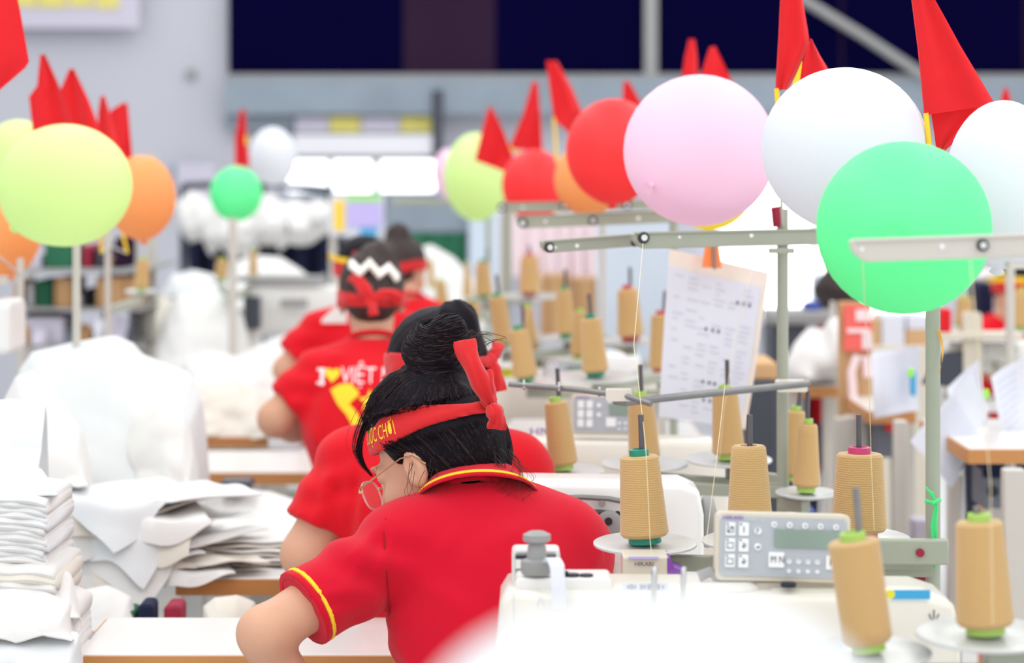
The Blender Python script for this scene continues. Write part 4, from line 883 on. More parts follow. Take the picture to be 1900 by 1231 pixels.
pbox(50, 588, 118, 640, 8.34, .3, 'grey_tray', M['lilac_paper'], bevel=.01, label='pale tray under the rounded navy cap', cat='tray')
for k, (a, b, c_, d_, m_) in enumerate(((62, 606, 90, 640, 'lilac_paper'), (178, 590, 200, 640, 'paper'), (205, 585, 236, 640, 'lilac_paper'), (150, 600, 172, 640, 'cardboard'), (5, 606, 20, 640, 'purple'), (240, 590, 254, 640, 'motor'), (120, 606, 146, 640, 'grey_blue'))):
    sheet('paper_sheet' if k < 3 else 'fabric_scrap', ((a, b), (c_, b+6), (c_-4, d_), (a-3, d_)), 8.3+.012*k, M[m_], ('lilac sheet left of the pale post', 'white sheet right of the pale post', 'lilac sheet under the wide tan carton', 'brown scrap right of the pale post', 'violet scrap at the left border', 'grey scrap beside the far white heap', 'blue grey scrap behind the draped cloth')[k], 'paper' if k < 3 else 'scrap', seed=k)
# ------------------------------------------------------------------ heaps and stacks of white fabric
def heap(top, bot, Yt, Yb, seed, m, label, amp=.02, f=7, name='fabric_heap', cat='fabric heap', **kw):
    if name != 'folded_sheet': top = [bot[0]]+list(top)+[bot[-1]]
    return drape_cloth(name, top, bot, Yt, Yb, seed, M[m], amp, f, label=label, cat=cat, **kw)
heap([(292, 640), (305, 585), (330, 548), (372, 540), (420, 556), (450, 590), (462, 640)], [(285, 690), (350, 690), (400, 690), (470, 690)], 8.45, 8.2, 30, 'fabric', 'far rounded white heap behind the draped cloth', .03)
heap([(246, 640), (250, 600), (262, 562), (290, 545), (318, 556), (330, 600)], [(244, 680), (290, 680), (335, 680)], 8.75, 8.5, 31, 'fabric_cream', 'far cream heap left of the rounded white heap', .03)
heap([(405, 512), (430, 490), (470, 474), (520, 478), (556, 500), (575, 516)], [(400, 524), (480, 524), (580, 524)], 9.7, 9.55, 32, 'fabric', 'white heap behind the small far cones', .02, back=.15)
heap([(300, 548), (318, 512), (360, 503), (400, 512), (440, 518), (470, 530)], [(290, 580), (380, 580), (480, 580)], 9.45, 9.2, 33, 'fabric_cool', 'flat white heap on the distant table at left', .03, back=.2)
heap([(760, 500), (775, 462), (800, 455), (842, 480), (880, 520), (905, 560)], [(760, 655), (830, 655), (905, 655)], 10.6, 10.3, 34, 'fabric', 'white heap right of the topmost bun', .04)
heap([(330, 720), (345, 668), (390, 655), (440, 662), (480, 640), (530, 622), (590, 610), (610, 600)], [(335, 770), (420, 770), (500, 770), (590, 770)], 7.9, 7.5, 35, 'fabric', 'wide white heap left of the lettered shirt', .04)
heap([(345, 800), (352, 735), (385, 712), (430, 706), (480, 728), (512, 765), (520, 800)], [(348, 812), (400, 814), (460, 814), (520, 812)], 7.4, 7.12, 36, 'fabric_cream', 'crumpled cream heap on the far brown edged table', .035, 11)
pbox(498, 798, 560, 836, 6.9, .12, 'folded_cloth', M['fabric_cool'], bevel=.01, label='folded white cloth at the elbow of the lettered shirt', cat='cloth')
heap([(28, 740), (38, 690), (62, 656), (130, 640), (212, 626), (246, 640), (262, 660), (350, 692), (372, 740)], [(40, 985), (120, 990), (200, 985), (280, 985), (340, 975)], 5.45, 5.05, 44, 'fabric_cool', 'large white cloth draped high on the left', .034, 5, 'draped_cloth', 'cloth', nu=90, nv=70, crease=.35, back=.2)
heap([(225, 800), (250, 770), (300, 740), (340, 770), (356, 830), (352, 880)], [(245, 975), (290, 980), (330, 985), (350, 960)], 5.25, 5.0, 47, 'fabric', 'soft folds hanging beside the large draped cloth', .035, 9, 'hanging_folds', 'cloth')
heap([(10, 742), (30, 700), (60, 690), (110, 740), (150, 800)], [(0, 900), (60, 900), (120, 900), (160, 900)], 4.95, 4.75, 49, 'fabric', 'white cloth slumped before the large draped cloth', .04, 7, 'slumped_cloth', 'cloth')
# layered cut panels on the ochre edged table
def panel_sheet(r, cx, Yc, w_, d_, z, rot, droop, seed, m, wav=1.0):
    g = random.Random(seed); ph = [g.random()*6 for _ in range(5)]; ca, sa = math.cos(rot), math.sin(rot); edge = 4.64
    def fn(u, v):
        a = (u-.5)*w_; b = (v-.5)*d_; x = cx+a*ca-b*sa; y = Yc+a*sa+b*ca; zz = z+wav*(.006*math.sin(u*7+ph[0])*math.sin(v*6+ph[1])+.004*math.sin(u*17+ph[2]+v*3))
        if y < edge:
            t = edge-y; k = min(1, t/.05); y = edge-t*(.55-.2*k)+.014*math.sin(x*26+ph[3]); zz -= droop*t*k+.012*k*math.sin(x*34+ph[4])
        return Vector((x, y, zz))
    return MB().grid(fn, 30, 24, .0035).build('cut_panel', M[m], r)
r = empty('panel_pile', ((215-950)*4.7/F, 4.8, .762), 'pile of layered white cut panels spilling over the table edge', 'fabric pile')
g = random.Random(5)
for k in range(9):
    panel_sheet(r, (150+g.uniform(30, 150)-950)*4.8/F, 4.78+.02*math.sin(k*2), .30+.05*g.random(), .40, .775+.0165*k, g.uniform(-.7, .5), 1.0-.03*k, 50+k, ('fabric', 'fabric_cream', 'fabric_cool')[k % 3])
r = empty('panel_pile', ((440-950)*4.7/F, 4.95, .762), 'flat pile of white cut panels nearer the second woman', 'fabric pile')
for k in range(7):
    panel_sheet(r, (430+g.uniform(-30, 40)-950)*4.9/F, 4.94, .28, .42-.02*k, .765+.0075*k, g.uniform(-.12, .12), .3, 70+k, ('fabric', 'fabric_cream')[k % 2], .35)
heap([(330, 950), (350, 920), (420, 908), (500, 915), (560, 935), (585, 960)], [(335, 985), (420, 1000), (500, 1000), (590, 985)], 5.5, 5.3, 48, 'fabric', 'loose white cloth on the table behind the flat pile', .015, 9, back=.05)
# nearest stacks on the left
def bundle(px, pyb, Y, wpx, n, t, label, seed, depth=.24, m='fabric_cool', wav=1.0):
    g = random.Random(seed); c = P(px, pyb, Y); r = empty('fabric_bundle', c, label, 'fabric bundle', 'stacked bundles at the left front'); w_ = wpx*Y/F; ph = g.random()*6
    for k in range(n):
        dx = g.uniform(-.003, .003); dw = g.uniform(-.006, .004); z = c.z+t*(k+.5); p2 = g.random()*6; fr = g.uniform(-.003, .003)
        def fn(u, v, z=z, dx=dx, dw=dw, p2=p2, fr=fr):
            th = v*2*math.pi; x = c.x+dx+(u-.5)*(w_+dw); sg = math.copysign(abs(math.cos(th))**.25, math.cos(th)); yy = Y-sg*(depth/2+fr); zz = z+math.sin(th)*t*1.15
            yy += .006*math.sin(u*7+ph)+.002*math.sin(u*17+p2); zz += wav*(.007*math.sin(u*5+ph)+.0015*math.sin(u*13+p2))-.016*max(0, u-.6)**2*6
            return Vector((x, yy, zz))
        mb = MB(); mb.grid(fn, 18, 17)
        mb.f.append(tuple(range(0, 16))); mb.f.append(tuple(reversed(range(17*17, 17*17+16))))
        mb.build('fabric_layer', M[(m, 'fabric')[k % 2]], r, angle=180)
    return r
bundle(52, 1290, 3.95, 210, 6, .013, 'lowest white bundle of the stack at the left front', 1)
bundle(46, 1200, 3.97, 200, 7, .0125, 'second lowest white bundle of the left front stack', 2, m='fabric')
bundle(32, 1104, 4.0, 190, 6, .0115, 'middle white bundle of the left front stack', 3, m='fabric_cream')
bundle(24, 1028, 4.02, 172, 13, .0088, 'thick white bundle near the top of the left front stack', 4, wav=.6)
MB().box((P(30, 1270, 3.98).x-.02, 3.98, P(0, 1292, 3.98).z/2-.003), (.36, .34, P(0, 1294, 3.98).z)).build('fabric_trolley', M['post_paint_light'], label='pale trolley carrying the left front stack', cat='trolley', bevel=.01)
heap([(-40, 900), (-20, 868), (30, 856), (74, 872), (100, 905)], [(-40, 925), (30, 925), (105, 922)], 4.12, 3.93, 60, 'fabric_cool', 'loose white cloth on top of the left front stack', .012, 12, 'loose_cloth', 'cloth', back=.1)
heap([(-40, 748), (20, 742), (84, 752)], [(-40, 880), (20, 872), (64, 868)], 4.35, 4.2, 61, 'fabric_cool', 'stiff white sheet standing on the left front stack', .02, 6, 'folded_sheet', 'cloth', back=.05)
heap([(-40, 1096), (20, 1088), (90, 1100), (128, 1120)], [(-40, 1180), (30, 1196), (80, 1182), (134, 1190)], 3.9, 3.8, 62, 'fabric', 'crumpled white cloth over the middle of the left front stack', .022, 12, 'crumpled_cloth', 'cloth', back=.06)
heap([(-40, 1160), (30, 1150), (100, 1166), (146, 1176)], [(-40, 1290), (40, 1290), (100, 1296), (156, 1280)], 3.86, 3.76, 63, 'fabric_cool', 'crumpled white cloth at the very bottom left corner', .026, 12, 'crumpled_cloth', 'cloth', back=.06)
heap([(76, 1060), (104, 1046), (130, 1070), (140, 1110)], [(80, 1150), (110, 1150), (146, 1150)], 3.98, 3.88, 64, 'fabric', 'white cloth end hanging off the right side of the left front stack', .016, 12, 'cloth_end', 'cloth', back=.06)
# things under the table seen between the stacks
for k, (x, y, w_, h_, m_, lb) in enumerate(((325, 1149, 32, 64, 'burgundy', 'burgundy bottle under the hanging panels'), (275, 1148, 28, 66, 'navy_cloth', 'navy cloth under the hanging panels'), (245, 1154, 20, 54, 'dark_green', 'dark green cloth under the hanging panels'), (440, 898, 60, 16, 'steel_dark', 'dark scissors tray under the orange edged table'))):
    Yq = 4.5 if k < 3 else 5.4
    MB().rbox(P(x, y, Yq), (w_*Yq/F, .08, h_*Yq/F), .01).build(('bottle', 'dark_cloth', 'dark_cloth', 'tool_tray')[k], M[m_], bevel=.006, label=lb, cat=('bottle', 'cloth', 'cloth', 'tray')[k])
heap([(380, 1128), (400, 1112), (440, 1108), (470, 1120), (480, 1140)], [(380, 1176), (430, 1176), (480, 1176)], 4.5, 4.42, 66, 'fabric_cream', 'white cloth lying below the ochre table edge', .012, 12, back=.1)
heap([(130, 1120), (160, 1098), (200, 1090), (240, 1110), (250, 1140)], [(130, 1176), (190, 1176), (250, 1176)], 4.5, 4.42, 67, 'fabric', 'white cloth lying beside the left front stack', .012, 12, back=.1)
zl = P(0, 1181, 4.5).z; sl = empty('side_trolley', (P(310, 0, 4.45).x, 4.45, 0), 'low pale trolley between the two nearest tables', 'trolley')
MB().box((P(310, 0, 4.45).x, 4.45, zl-.012), (.40, .34, .024)).build('tray', M['post_paint_light'], sl, bevel=.003)
for x in (-.18, .18):
    for y in (-.14, .14): MB().box((P(310, 0, 4.45).x+x, 4.45+y, (zl-.024)/2), (.025, .025, zl-.024)).build('leg', M['post_paint_light'], sl)
# blurred cloth close to the camera
lump('foreground_cloth', [lp(1180, 1378, 1.0, 330, 226, .08), lp(1420, 1372, 1.02, 225, 186, .08), lp(1000, 1384, .98, 190, 160, .08), lp(1200, 1530, 1.0, 500, 230, .13)], 62, 14, .004, M['fabric_cool'], .010, k=.06, label='blurred white cloth heap close in the foreground', cat='cloth')
pz = P(1200, 1750, 1.0); MB().rbox((pz.x, 1.0, pz.z/2), (.28, .3, pz.z), .02, axis=2).build('cloth_trolley', M['post_paint_light'], label='pale trolley under the blurred foreground cloth', cat='trolley', bevel=.006)
# ------------------------------------------------------------------ the women
def head_frame(a, pitch, roll=0):
    a = math.radians(a); p = math.radians(pitch); fh = np.array((-math.sin(a), math.cos(a), 0)); l = np.array((-math.cos(a), -math.sin(a), 0)); up = np.array((0, 0, 1.))
    f = fh*math.cos(p)-up*math.sin(p); u = fh*math.sin(p)+up*math.cos(p)
    if roll:
        t = math.radians(roll); l, u = l*math.cos(t)+u*math.sin(t), u*math.cos(t)-l*math.sin(t)
    return np.stack([l, f, u], 1)          # columns: left, forward, up
def woman(label, J, head, yaw, pitch, h, roll=0, hair='hair', bun=(0, -.074, .142), bunr=(.047, .045, .05), shirt='tee', chest=(.165, .10, .18), band=(.057, .214, .036, .012), sleeve=.62,
          trim=False, collar=False, tails=None, knot=(.02, -.122, .032), arm=(.044, .036, .03), sl_r=(.058, .066), tilt=0, hs=1.0, cap2=None, no_bun=False, bang=False, band_mat='band_red', creases=()):
    A = {k: np.array(v) for k, v in J.items()}; c = np.array(head); R = head_frame(yaw, pitch, roll).astype(np.float32); Rw = R
    def W(q): return c+R @ (np.array(q)*hs)
    root = empty('person', (A['pelvis'][0], A['pelvis'][1], 0), label, 'person')
    def L(p): return ((p-c.astype(np.float32)) @ R)/hs
    shm = (A['shL']+A['shR'])/2; across = unit(A['shL']-A['shR']); ch = A['chest']; ax_up = unit(A['neck']-A['pelvis']); fw = np.cross(across, ax_up); fw = unit(np.cross(ax_up, across)) if False else unit(fw); Rc = np.stack([across, -fw, unit(np.cross(across, -fw))], 1)
    def head_d(q):
        d = sd_ell(q, (0, -.012, .03), (.072, .094, .085)); d = smin(d, sd_ell(q, (0, .03, -.045), (.056, .06, .072)), .03); d = smin(d, sd_ell(q, (0, .066, -.098), (.022, .018, .016)), .03)
        for s in (-1, 1):
            d = smin(d, sd_ell(q, (s*.036, .066, -.036), (.022, .02, .022)), .02)
            d = smax(d, -sd_ell(q, (s*.033, .102, .004), (.018, .016, .010)), .012); d = smin(d, sd_ell(q, (s*.032, .078, .002), (.013, .013, .011)), .004)
            d = smin(d, sd_ell(q, (s*.03, .087, .02), (.02, .008, .005)), .01)
            e = sd_ell(q, (s*.076, -.006, -.012), (.011, .02, .033)); e = smax(e, -sd_ell(q, (s*.087, -.001, -.008), (.010, .012, .021)), .004); d = smin(d, e, .006)
        d = smin(d, sd_cone(q, (0, .088, .008), (0, .106, -.03), .007, .011), .012); d = smin(d, sd_ell(q, (0, .094, -.034), (.017, .010, .008)), .008)
        d = smin(d, sd_ell(q, (0, .09, -.060), (.022, .010, .005)), .005); d = smin(d, sd_ell(q, (0, .088, -.070), (.019, .010, .006)), .004)
        return d
    def hand_d(p, wr, el, side):
        d0 = unit(wr-el); s = unit(np.cross(d0, (0, 0, 1))); n = np.cross(s, d0); pc = wr+d0*.045
        Rh = np.stack([s, d0, n], 1).astype(np.float32); d = sd_ell(p, pc, (.038, .05, .016), Rh)
        for k, (o, l) in enumerate(((-.028, .062), (-.010, .074), (.009, .07), (.027, .055))):
            b = pc+s*o+d0*.035; m_ = b+d0*l*.5-n*.006; t = b+d0*l*.9-n*.028; d = smin(d, sd_cone(p, b, m_, .0095, .009), .006); d = np.minimum(d, sd_cone(p, m_, t, .009, .0075))
        th = pc+s*side*.034-d0*.015; m_ = th+s*side*.022+d0*.03-n*.012; t = m_+d0*.03-n*.014; d = smin(d, sd_cone(p, th, m_, .012, .010), .010); return np.minimum(d, sd_cone(p, m_, t, .010, .0085))
    nb = A['neck']
    def torso_d(p, g=0):
        d = sd_ell(p, ch, chest, Rc.astype(np.float32)); d = smin(d, sd_cone(p, A['shL'], A['shR'], .052, .052), .07)
        d = smin(d, sd_cone(p, ch, A['pelvis'], chest[1]*1.02, .135), .08)
        t = nb*.75+shm*.25
        for s in ('shL', 'shR'): d = smin(d, sd_cone(p, t, A[s], .048, .05), .05)
        return d-g
    def sleeve_d(p, g=0):
        d = None
        for s in 'LR':
            a = A['sh'+s]; e = A['el'+s]; hm = a+(e-a)*sleeve; dd = unit(e-a).astype(np.float32)
            q = sd_cone(p, a, a+(e-a)*(sleeve+.15), sl_r[0], sl_r[1]); q = smax(q, (p-hm.astype(np.float32)) @ dd, .004); d = q if d is None else np.minimum(d, q)
        return d-g
    def arms_d(p):
        d = None
        for s in 'LR':
            a, e, w_ = A['sh'+s], A['el'+s], A['wr'+s]; q = sd_cone(p, a, e, arm[0]*1.08, arm[1]*1.06); q = smin(q, sd_cone(p, e, e+(w_-e)*.35, arm[1]*1.04, arm[1]*1.02), .02); q = smin(q, sd_cone(p, e+(w_-e)*.35, w_, arm[1]*1.02, .024), .02)
            q = smin(q, hand_d(p, w_, e, 1 if s == 'L' else -1), .015); d = q if d is None else np.minimum(d, q)
        return d
    nk = W((0, -.022, -.05))
    def body_d(p):
        d = head_d(L(p))*hs; d = smin(d, sd_cone(p, nk, nb, .048, .053), .02); d = smin(d, torso_d(p, -.016), .02); return smin(d, arms_d(p), .015)
    allp = np.array([A[k] for k in A if k[:2] in ('sh', 'el', 'wr')]+[c, nb, ch, A['pelvis']])
    lo = allp.min(0)-.17; hi = allp.max(0)+.17
    body = nets_obj('body', body_d, lo, hi, h, M['skin'], root, relax=1)
    fd = float(1)
    def shirt_d(p):
        d = smin(torso_d(p), sleeve_d(p), .028)
        wr = np.zeros(p.shape[:-1], np.float32)
        for s in 'LR':
            a, e = A['sh'+s], A['el'+s]; u = unit(e-a).astype(np.float32); q = p-((a*.68+e*.32)).astype(np.float32); t = q @ u; rad = np.sqrt(np.maximum((q*q).sum(-1)-t*t, 0))
            perp = q @ np.array(unit(np.cross(u, (0.3, 1, .2))), np.float32)
            wr += np.exp(-(t/.065)**2)*np.exp(-(rad/.10)**4)*np.sin(t*78+perp*34+1.3*np.sin(perp*40))*.006
        wr += .0022*np.sin(p[..., 2]*46+5*np.sin(p[..., 0]*9)+p[..., 0]*22)*np.exp(-((p[..., 2]-ch[2]+.08)/.09)**2)
        d = d+wr
        for (a_, b_, am, wd_) in creases:
            a2 = np.array((a_[0], a_[2]), np.float32); b2 = np.array((b_[0], b_[2]), np.float32); q2 = p[..., (0, 2)]-a2; e2 = b2-a2; t = np.clip((q2 @ e2)/(e2 @ e2), 0, 1); dd_ = q2-t[..., None]*e2
            d = d-am*np.exp(-(dd_*dd_).sum(-1)/wd_**2)*np.sin(np.pi*np.clip(t*.9+.08, 0, 1))*(p[..., 1] < a_[1]+.03)
        cut = (nb+ax_up*.018).astype(np.float32); hole = sd_cone(p, nb-ax_up*.03, nb+ax_up*.2, .058, .062)
        return smax(d, -hole, .006)
    shirt_o = nets_obj('shirt', shirt_d, lo, hi, h, M[shirt], root, relax=2)
    if trim:
        for s in 'LR':
            a, e = A['sh'+s], A['el'+s]; dd = unit(e-a); hm = a+(e-a)*sleeve
            for (o0, o1, m_, g_, nm) in ((-.0165, -.0095, 'trim_yellow', .0035, 'sleeve_stripe'), (-.0095, .001, 'shirt', .0034, 'sleeve_cuff')):
                def st(p, a=a, hm=hm, dd=dd, o0=o0, o1=o1, g_=g_):
                    t = (p-hm.astype(np.float32)) @ dd.astype(np.float32); q = sd_cone(p, a, a+(e-a)*(sleeve+.15), sl_r[0], sl_r[1])-g_; return np.maximum(np.maximum(q, -q-.012), np.maximum(o0-t, t-o1))
                nets_obj(nm, st, hm-.1, hm+.1, .0026, M[m_], shirt_o, relax=1)
    if collar:
        # stand-up polo collar folded outward, open at the front
        cd = unit(ax_up+np.array(collar)); cf = unit(fw-cd*(fw @ cd)); cl = np.cross(cd, cf)
        def ring(u, v, o=0.0):
            th = math.radians(-150+300*u)-math.pi/2
            t = v; r_ = .060+.004*t if t < .45 else .062+.034*(t-.45)/.55
            z = .008+.040*(t/.45) if t < .45 else .048-.050*((t-.45)/.55)
            r_ += o; fl = 1+.12*abs(math.sin(th))
            return Vector(nb+cl*math.cos(th)*r_*fl*1.02+cf*(math.sin(th)*r_*1.05)+cd*(z-.012))
        MB().grid(lambda u, v: ring(u, v), 40, 14, .003).build('collar', M['shirt'], shirt_o, angle=180)
        MB().grid(lambda u, v: ring(u, .86+.07*v, .0016), 40, 3, .0012).build('collar_stripe', M['trim_yellow'], shirt_o, angle=180)
    else:
        cd = unit(ax_up)
        pts = [Vector(nb+cd*.012+.061*(math.cos(t)*across+math.sin(t)*fw)) for t in np.linspace(0, 2*math.pi, 33)]
        MB().tube(pts, .007, 8).build('neck_rib', M[shirt], shirt_o)
    # trousers and shoes
    pv = A['pelvis']; fd2 = unit(np.array((fw[0], fw[1], 0))); rt = np.cross(fd2, (0, 0, 1))
    kn = [pv+fd2*.38+rt*s*.09+np.array((0, 0, -.02)) for s in (-1, 1)]; an = [np.array((k_[0], k_[1], 0))-fd2*.04+np.array((0, 0, .09)) for k_ in kn]
    def leg_d(p):
        d = sd_ell(p, pv-np.array((0, 0, .0)), (.165, .15, .11))
        for k_, a_ in zip(kn, an): d = smin(d, sd_cone(p, pv+(k_-pv)*.25, k_, .088, .064), .04); d = smin(d, sd_cone(p, k_, a_, .062, .05), .02)
        return d
    lp_ = np.array(kn+an+[pv]); nets_obj('trousers', leg_d, lp_.min(0)-.18, lp_.max(0)+.18, .016, M['trousers'], root)
    for a_ in an: 
        q = np.array((a_[0], a_[1], 0)); MB().lathe([(0, 0), (.04, 0), (.042, .02), (.036, .05), (.03, .085), (0, .09)], Vector(q+fd2*.04), frame_from((0, 0, 1), fd2), 20, sx=2.4, sy=1).build('shoe', M['shoe'], root)
    # hair
    def hair_core(q):
        d = sd_ell(q, (0, -.016, .034), (.084, .106, .094)); d = smin(d, sd_ell(q, (0, -.066, -.022), (.066, .056, .062)), .04)
        return d
    def hair_d(p):
        q = L(p); d = hair_core(q)
        keep = q[..., 1]-(.004+.62*(q[..., 2]+.03)); side = np.abs(q[..., 0]); keep = keep+.25*np.maximum(side-.06, 0)
        d = smax(d, keep*.85, .008); d = smax(d, -.08-q[..., 2]-.25*(q[..., 1]+.1), .01)
        ear = np.minimum(sd_ell(q, (.085, .004, -.014), (.03, .026, .032)), sd_ell(q, (-.085, .004, -.014), (.03, .026, .032))); d = smax(d, -ear, .006)
        if not no_bun:
            b = sd_ell(q, bun, bunr); b = b+.0035*np.sin(np.arctan2(q[..., 0]-bun[0], q[..., 1]-bun[1])*5+(q[..., 2]-bun[2])*60); d = smin(d, b, .022)
        for cp in (cap2 or ()): d = smin(d, sd_ell(q, cp[0], cp[1]), .014)
        d = d+.0012*np.sin(q[..., 0]*190+np.sin(q[..., 2]*40)*2)*np.sin(q[..., 1]*150+q[..., 2]*60)
        return d*hs
    ext = .26*hs
    hair_o = nets_obj('hair', hair_d, c-ext, c+ext, min(h, .0055), M[hair], root, relax=1)
    # headband: a wrap just proud of the hair, wide on the forehead, narrow at the knot
    b0, b1, w0, w1 = band
    def band_d(p):
        q = L(p); d = smin(hair_core(q), head_d(q), .01)-.0055; t = np.clip((.09-q[..., 1])/.2, 0, 1); wd = w0+(w1-w0)*t; off = np.abs(q[..., 2]-(b0+b1*q[..., 1])+.004*np.sin(q[..., 1]*30))-wd
        d = d+.0012*np.sin((q[..., 2]-b0-b1*q[..., 1])/np.maximum(wd, .004)*5+q[..., 1]*20)*t
        return np.maximum(np.maximum(d, -d-.008), off)*hs
    band_o = nets_obj('headband', band_d, c-.15*hs, c+.15*hs, .0038 if h < .006 else .0055, M[band_mat], root, relax=1)
    kq = np.array(knot)
    def knot_d(p):
        q = L(p); return np.minimum(smin(sd_ell(q, kq, (.016, .013, .016)), sd_ell(q, kq+np.array((.012, -.004, -.008)), (.010, .010, .012)), .006), 9)*hs
    nets_obj('band_knot', knot_d, W(knot)-.05, W(knot)+.05, .004, M[band_mat], band_o, relax=1)
    for tl in (tails or ()):
        pts, wd = tl; pw = [Vector(W(q)) if not isinstance(q, Vector) else q for q in pts]; vw = (Vector(W((0, 0, 0)))-cam.location).normalized()
        def fn(u, v):
            t = v*(len(pw)-1); k = min(int(t), len(pw)-2); f_ = t-k; p0 = pw[max(k-1, 0)]; p1 = pw[k]; p2 = pw[k+1]; p3 = pw[min(k+2, len(pw)-1)]
            p = .5*((2*p1)+(p2-p0)*f_+(2*p0-5*p1+4*p2-p3)*f_*f_+(3*p1-p0-3*p2+p3)*f_**3); d = (p2-p1).normalized(); s = d.cross(vw).normalized()
            ww = wd*(.35+.65*min(1, v*3))*(1+.15*math.sin(v*9)); return p+s*(u-.5)*ww+vw*(-.010*math.cos((u-.5)*3.1)+.003*math.sin(u*12+v*5))
        MB().grid(fn, 9, 20, .0012).build('band_tail', M['band_red'], band_o, angle=180)
    return dict(root=root, W=W, L=L, R=R, c=c, hair=hair_o, band=band_o, shirt=shirt_o, body=body, hair_d=hair_d, hs=hs)
def V(*a): return np.array(P(*a))
def CR(Y, *L): return [(V(a, b, Y), V(c_, d_, Y), am, wd) for (a, b, c_, d_, am, wd) in L]
CR1 = CR(3.66, (714, 966, 640, 1034, .006, .007), (700, 985, 650, 1075, .005, .008), (728, 985, 704, 1075, .005, .007), (556, 1082, 690, 1076, .005, .008), (570, 1112, 700, 1112, .004, .007), (640, 1160, 720, 1120, .005, .008),
         (702, 1160, 770, 1120, .005, .009), (706, 1178, 742, 1250, .007, .009), (724, 1176, 800, 1250, .005, .010), (1128, 1010, 1080, 1090, .004, .009), (860, 960, 800, 1040, .003, .012), (900, 1000, 1040, 960, .003, .014), (760, 1060, 900, 1120, .003, .014))
CR2 = CR(4.34, (618, 858, 588, 990, .009, .010), (652, 858, 636, 1000, .008, .010), (684, 870, 668, 1000, .009, .011), (560, 900, 640, 930, .006, .01))
CR3 = CR(5.78, (570, 715, 545, 770, .009, .011), (560, 760, 600, 830, .008, .012), (600, 740, 590, 830, .007, .012), (640, 655, 600, 668, .006, .012))
# nearest woman ------------------------------------------------------
H1 = V(806, 850, 3.78)
J1 = dict(neck=V(880, 925, 3.74), shL=V(752, 1012, 3.68), shR=V(1046, 1014, 3.74), chest=V(925, 1110, 3.70), pelvis=np.array((.0, 3.52, .55)), elL=V(490, 1176, 3.55), wrL=V(575, 1390, 3.66),
          elR=V(1100, 1195, 3.88), wrR=V(1000, 1150, 4.02))
w1 = woman('woman in a red polo shirt with yellow piping, head bowed to the left', J1, H1, 62, 25, .0055, shirt='shirt', band=(.062, .19, .037, .010), sleeve=.73, trim=True, collar=(0, .25, 0), chest=(.175, .105, .185), knot=(.012, -.134, .046),
           sl_r=(.059, .057), arm=(.042, .035, .03), bun=(.0, -.072, .15), bunr=(.05, .048, .047), cap2=(((.02, -.115, .165), (.028, .032, .028)), ((0, -.004, .078), (.074, .090, .072))), creases=CR1,
           tails=(([P(914, 752, 3.66), P(898, 720, 3.65), P(880, 685, 3.65), P(866, 655, 3.66), P(862, 632, 3.67)], .031), ([P(908, 748, 3.66), P(905, 715, 3.655), P(897, 690, 3.66)], .022), ([P(908, 752, 3.65), P(918, 766, 3.64), P(923, 782, 3.64), P(921, 797, 3.645)], .026)))
W_ = w1['W']; root1 = w1['root']; hob = w1['hair']
# lettering on the headband
tv, tf = text_mesh('CHỈ CUỘC CHƠI', .034)
if tv:
    xm = max(p[0] for p in tv); tv = [(p[0]/xm, p[1], 0) for p in tv]; tv, tf = subdivide(tv, tf, .05, 3)
    def ray(p):
        t = 1-p[0]; q0 = .062*math.sin(t*1.05+.0); ang = math.radians(6+80*p[0]); src = np.array((math.sin(ang)*.25, math.cos(ang)*.25-.01, .060+.19*(.08-.06*p[0])-.016+p[1]*.95))
        tgt = np.array((0, -.01, src[2])); return W_(src), w1['R'] @ (tgt-src)
    project_mesh(tv, tf, w1['band'], ray, 'band_lettering', M['trim_yellow'], w1['band'], .0012)
# glasses
def Gm(q): return Vector(W_(q))
gl = empty('eyeglasses', Gm((0, .11, -.03)), 'thin gold and clear framed glasses low on the nose of the nearest woman', 'glasses')
for s in (-1, 1):
    cx = s*.034; ring = []
    for k in range(33):
        t = 2*math.pi*k/32; e = 2.8; x = math.copysign(abs(math.cos(t))**(2/e), math.cos(t))*.027; z = math.copysign(abs(math.sin(t))**(2/e), math.sin(t))*.023; ring.append((cx+x, .112-.004*abs(cx+x)/.06, -.016+z))
    MB().tube([Gm(q) for q in ring], .0016, 8).build('rim', M['frame_clear'], gl)
    MB().tube([Gm((q[0], q[1]+.001, q[2])) for q in ring[2:15]], .0009, 6).build('rim_wire', M['frame_gold'], gl)
    mb = MB(); mb.add([Gm(q) for q in ring[:-1]], [tuple(range(32))]); mb.build('lens', M['lens'], gl, smooth=False)
    MB().tube([Gm((s*.061, .109, -.006)), Gm((s*.07, .103, -.002)), Gm((s*.076, .06, .004)), Gm((s*.080, .01, .012)), Gm((s*.083, -.012, .008)), Gm((s*.082, -.03, -.012))], [.0016, .0016, .0012, .0012, .0014, .0014], 8).build('temple', M['frame_gold'], gl)
    MB().rbox(Gm((s*.063, .108, -.006)), (.007, .006, .006), .001).build('hinge', M['frame_gold'], gl)
MB().tube([Gm((-.009, .112, -.01)), Gm((0, .114, -.006)), Gm((.009, .112, -.01))], .0014, 6).build('bridge', M['frame_gold'], gl)
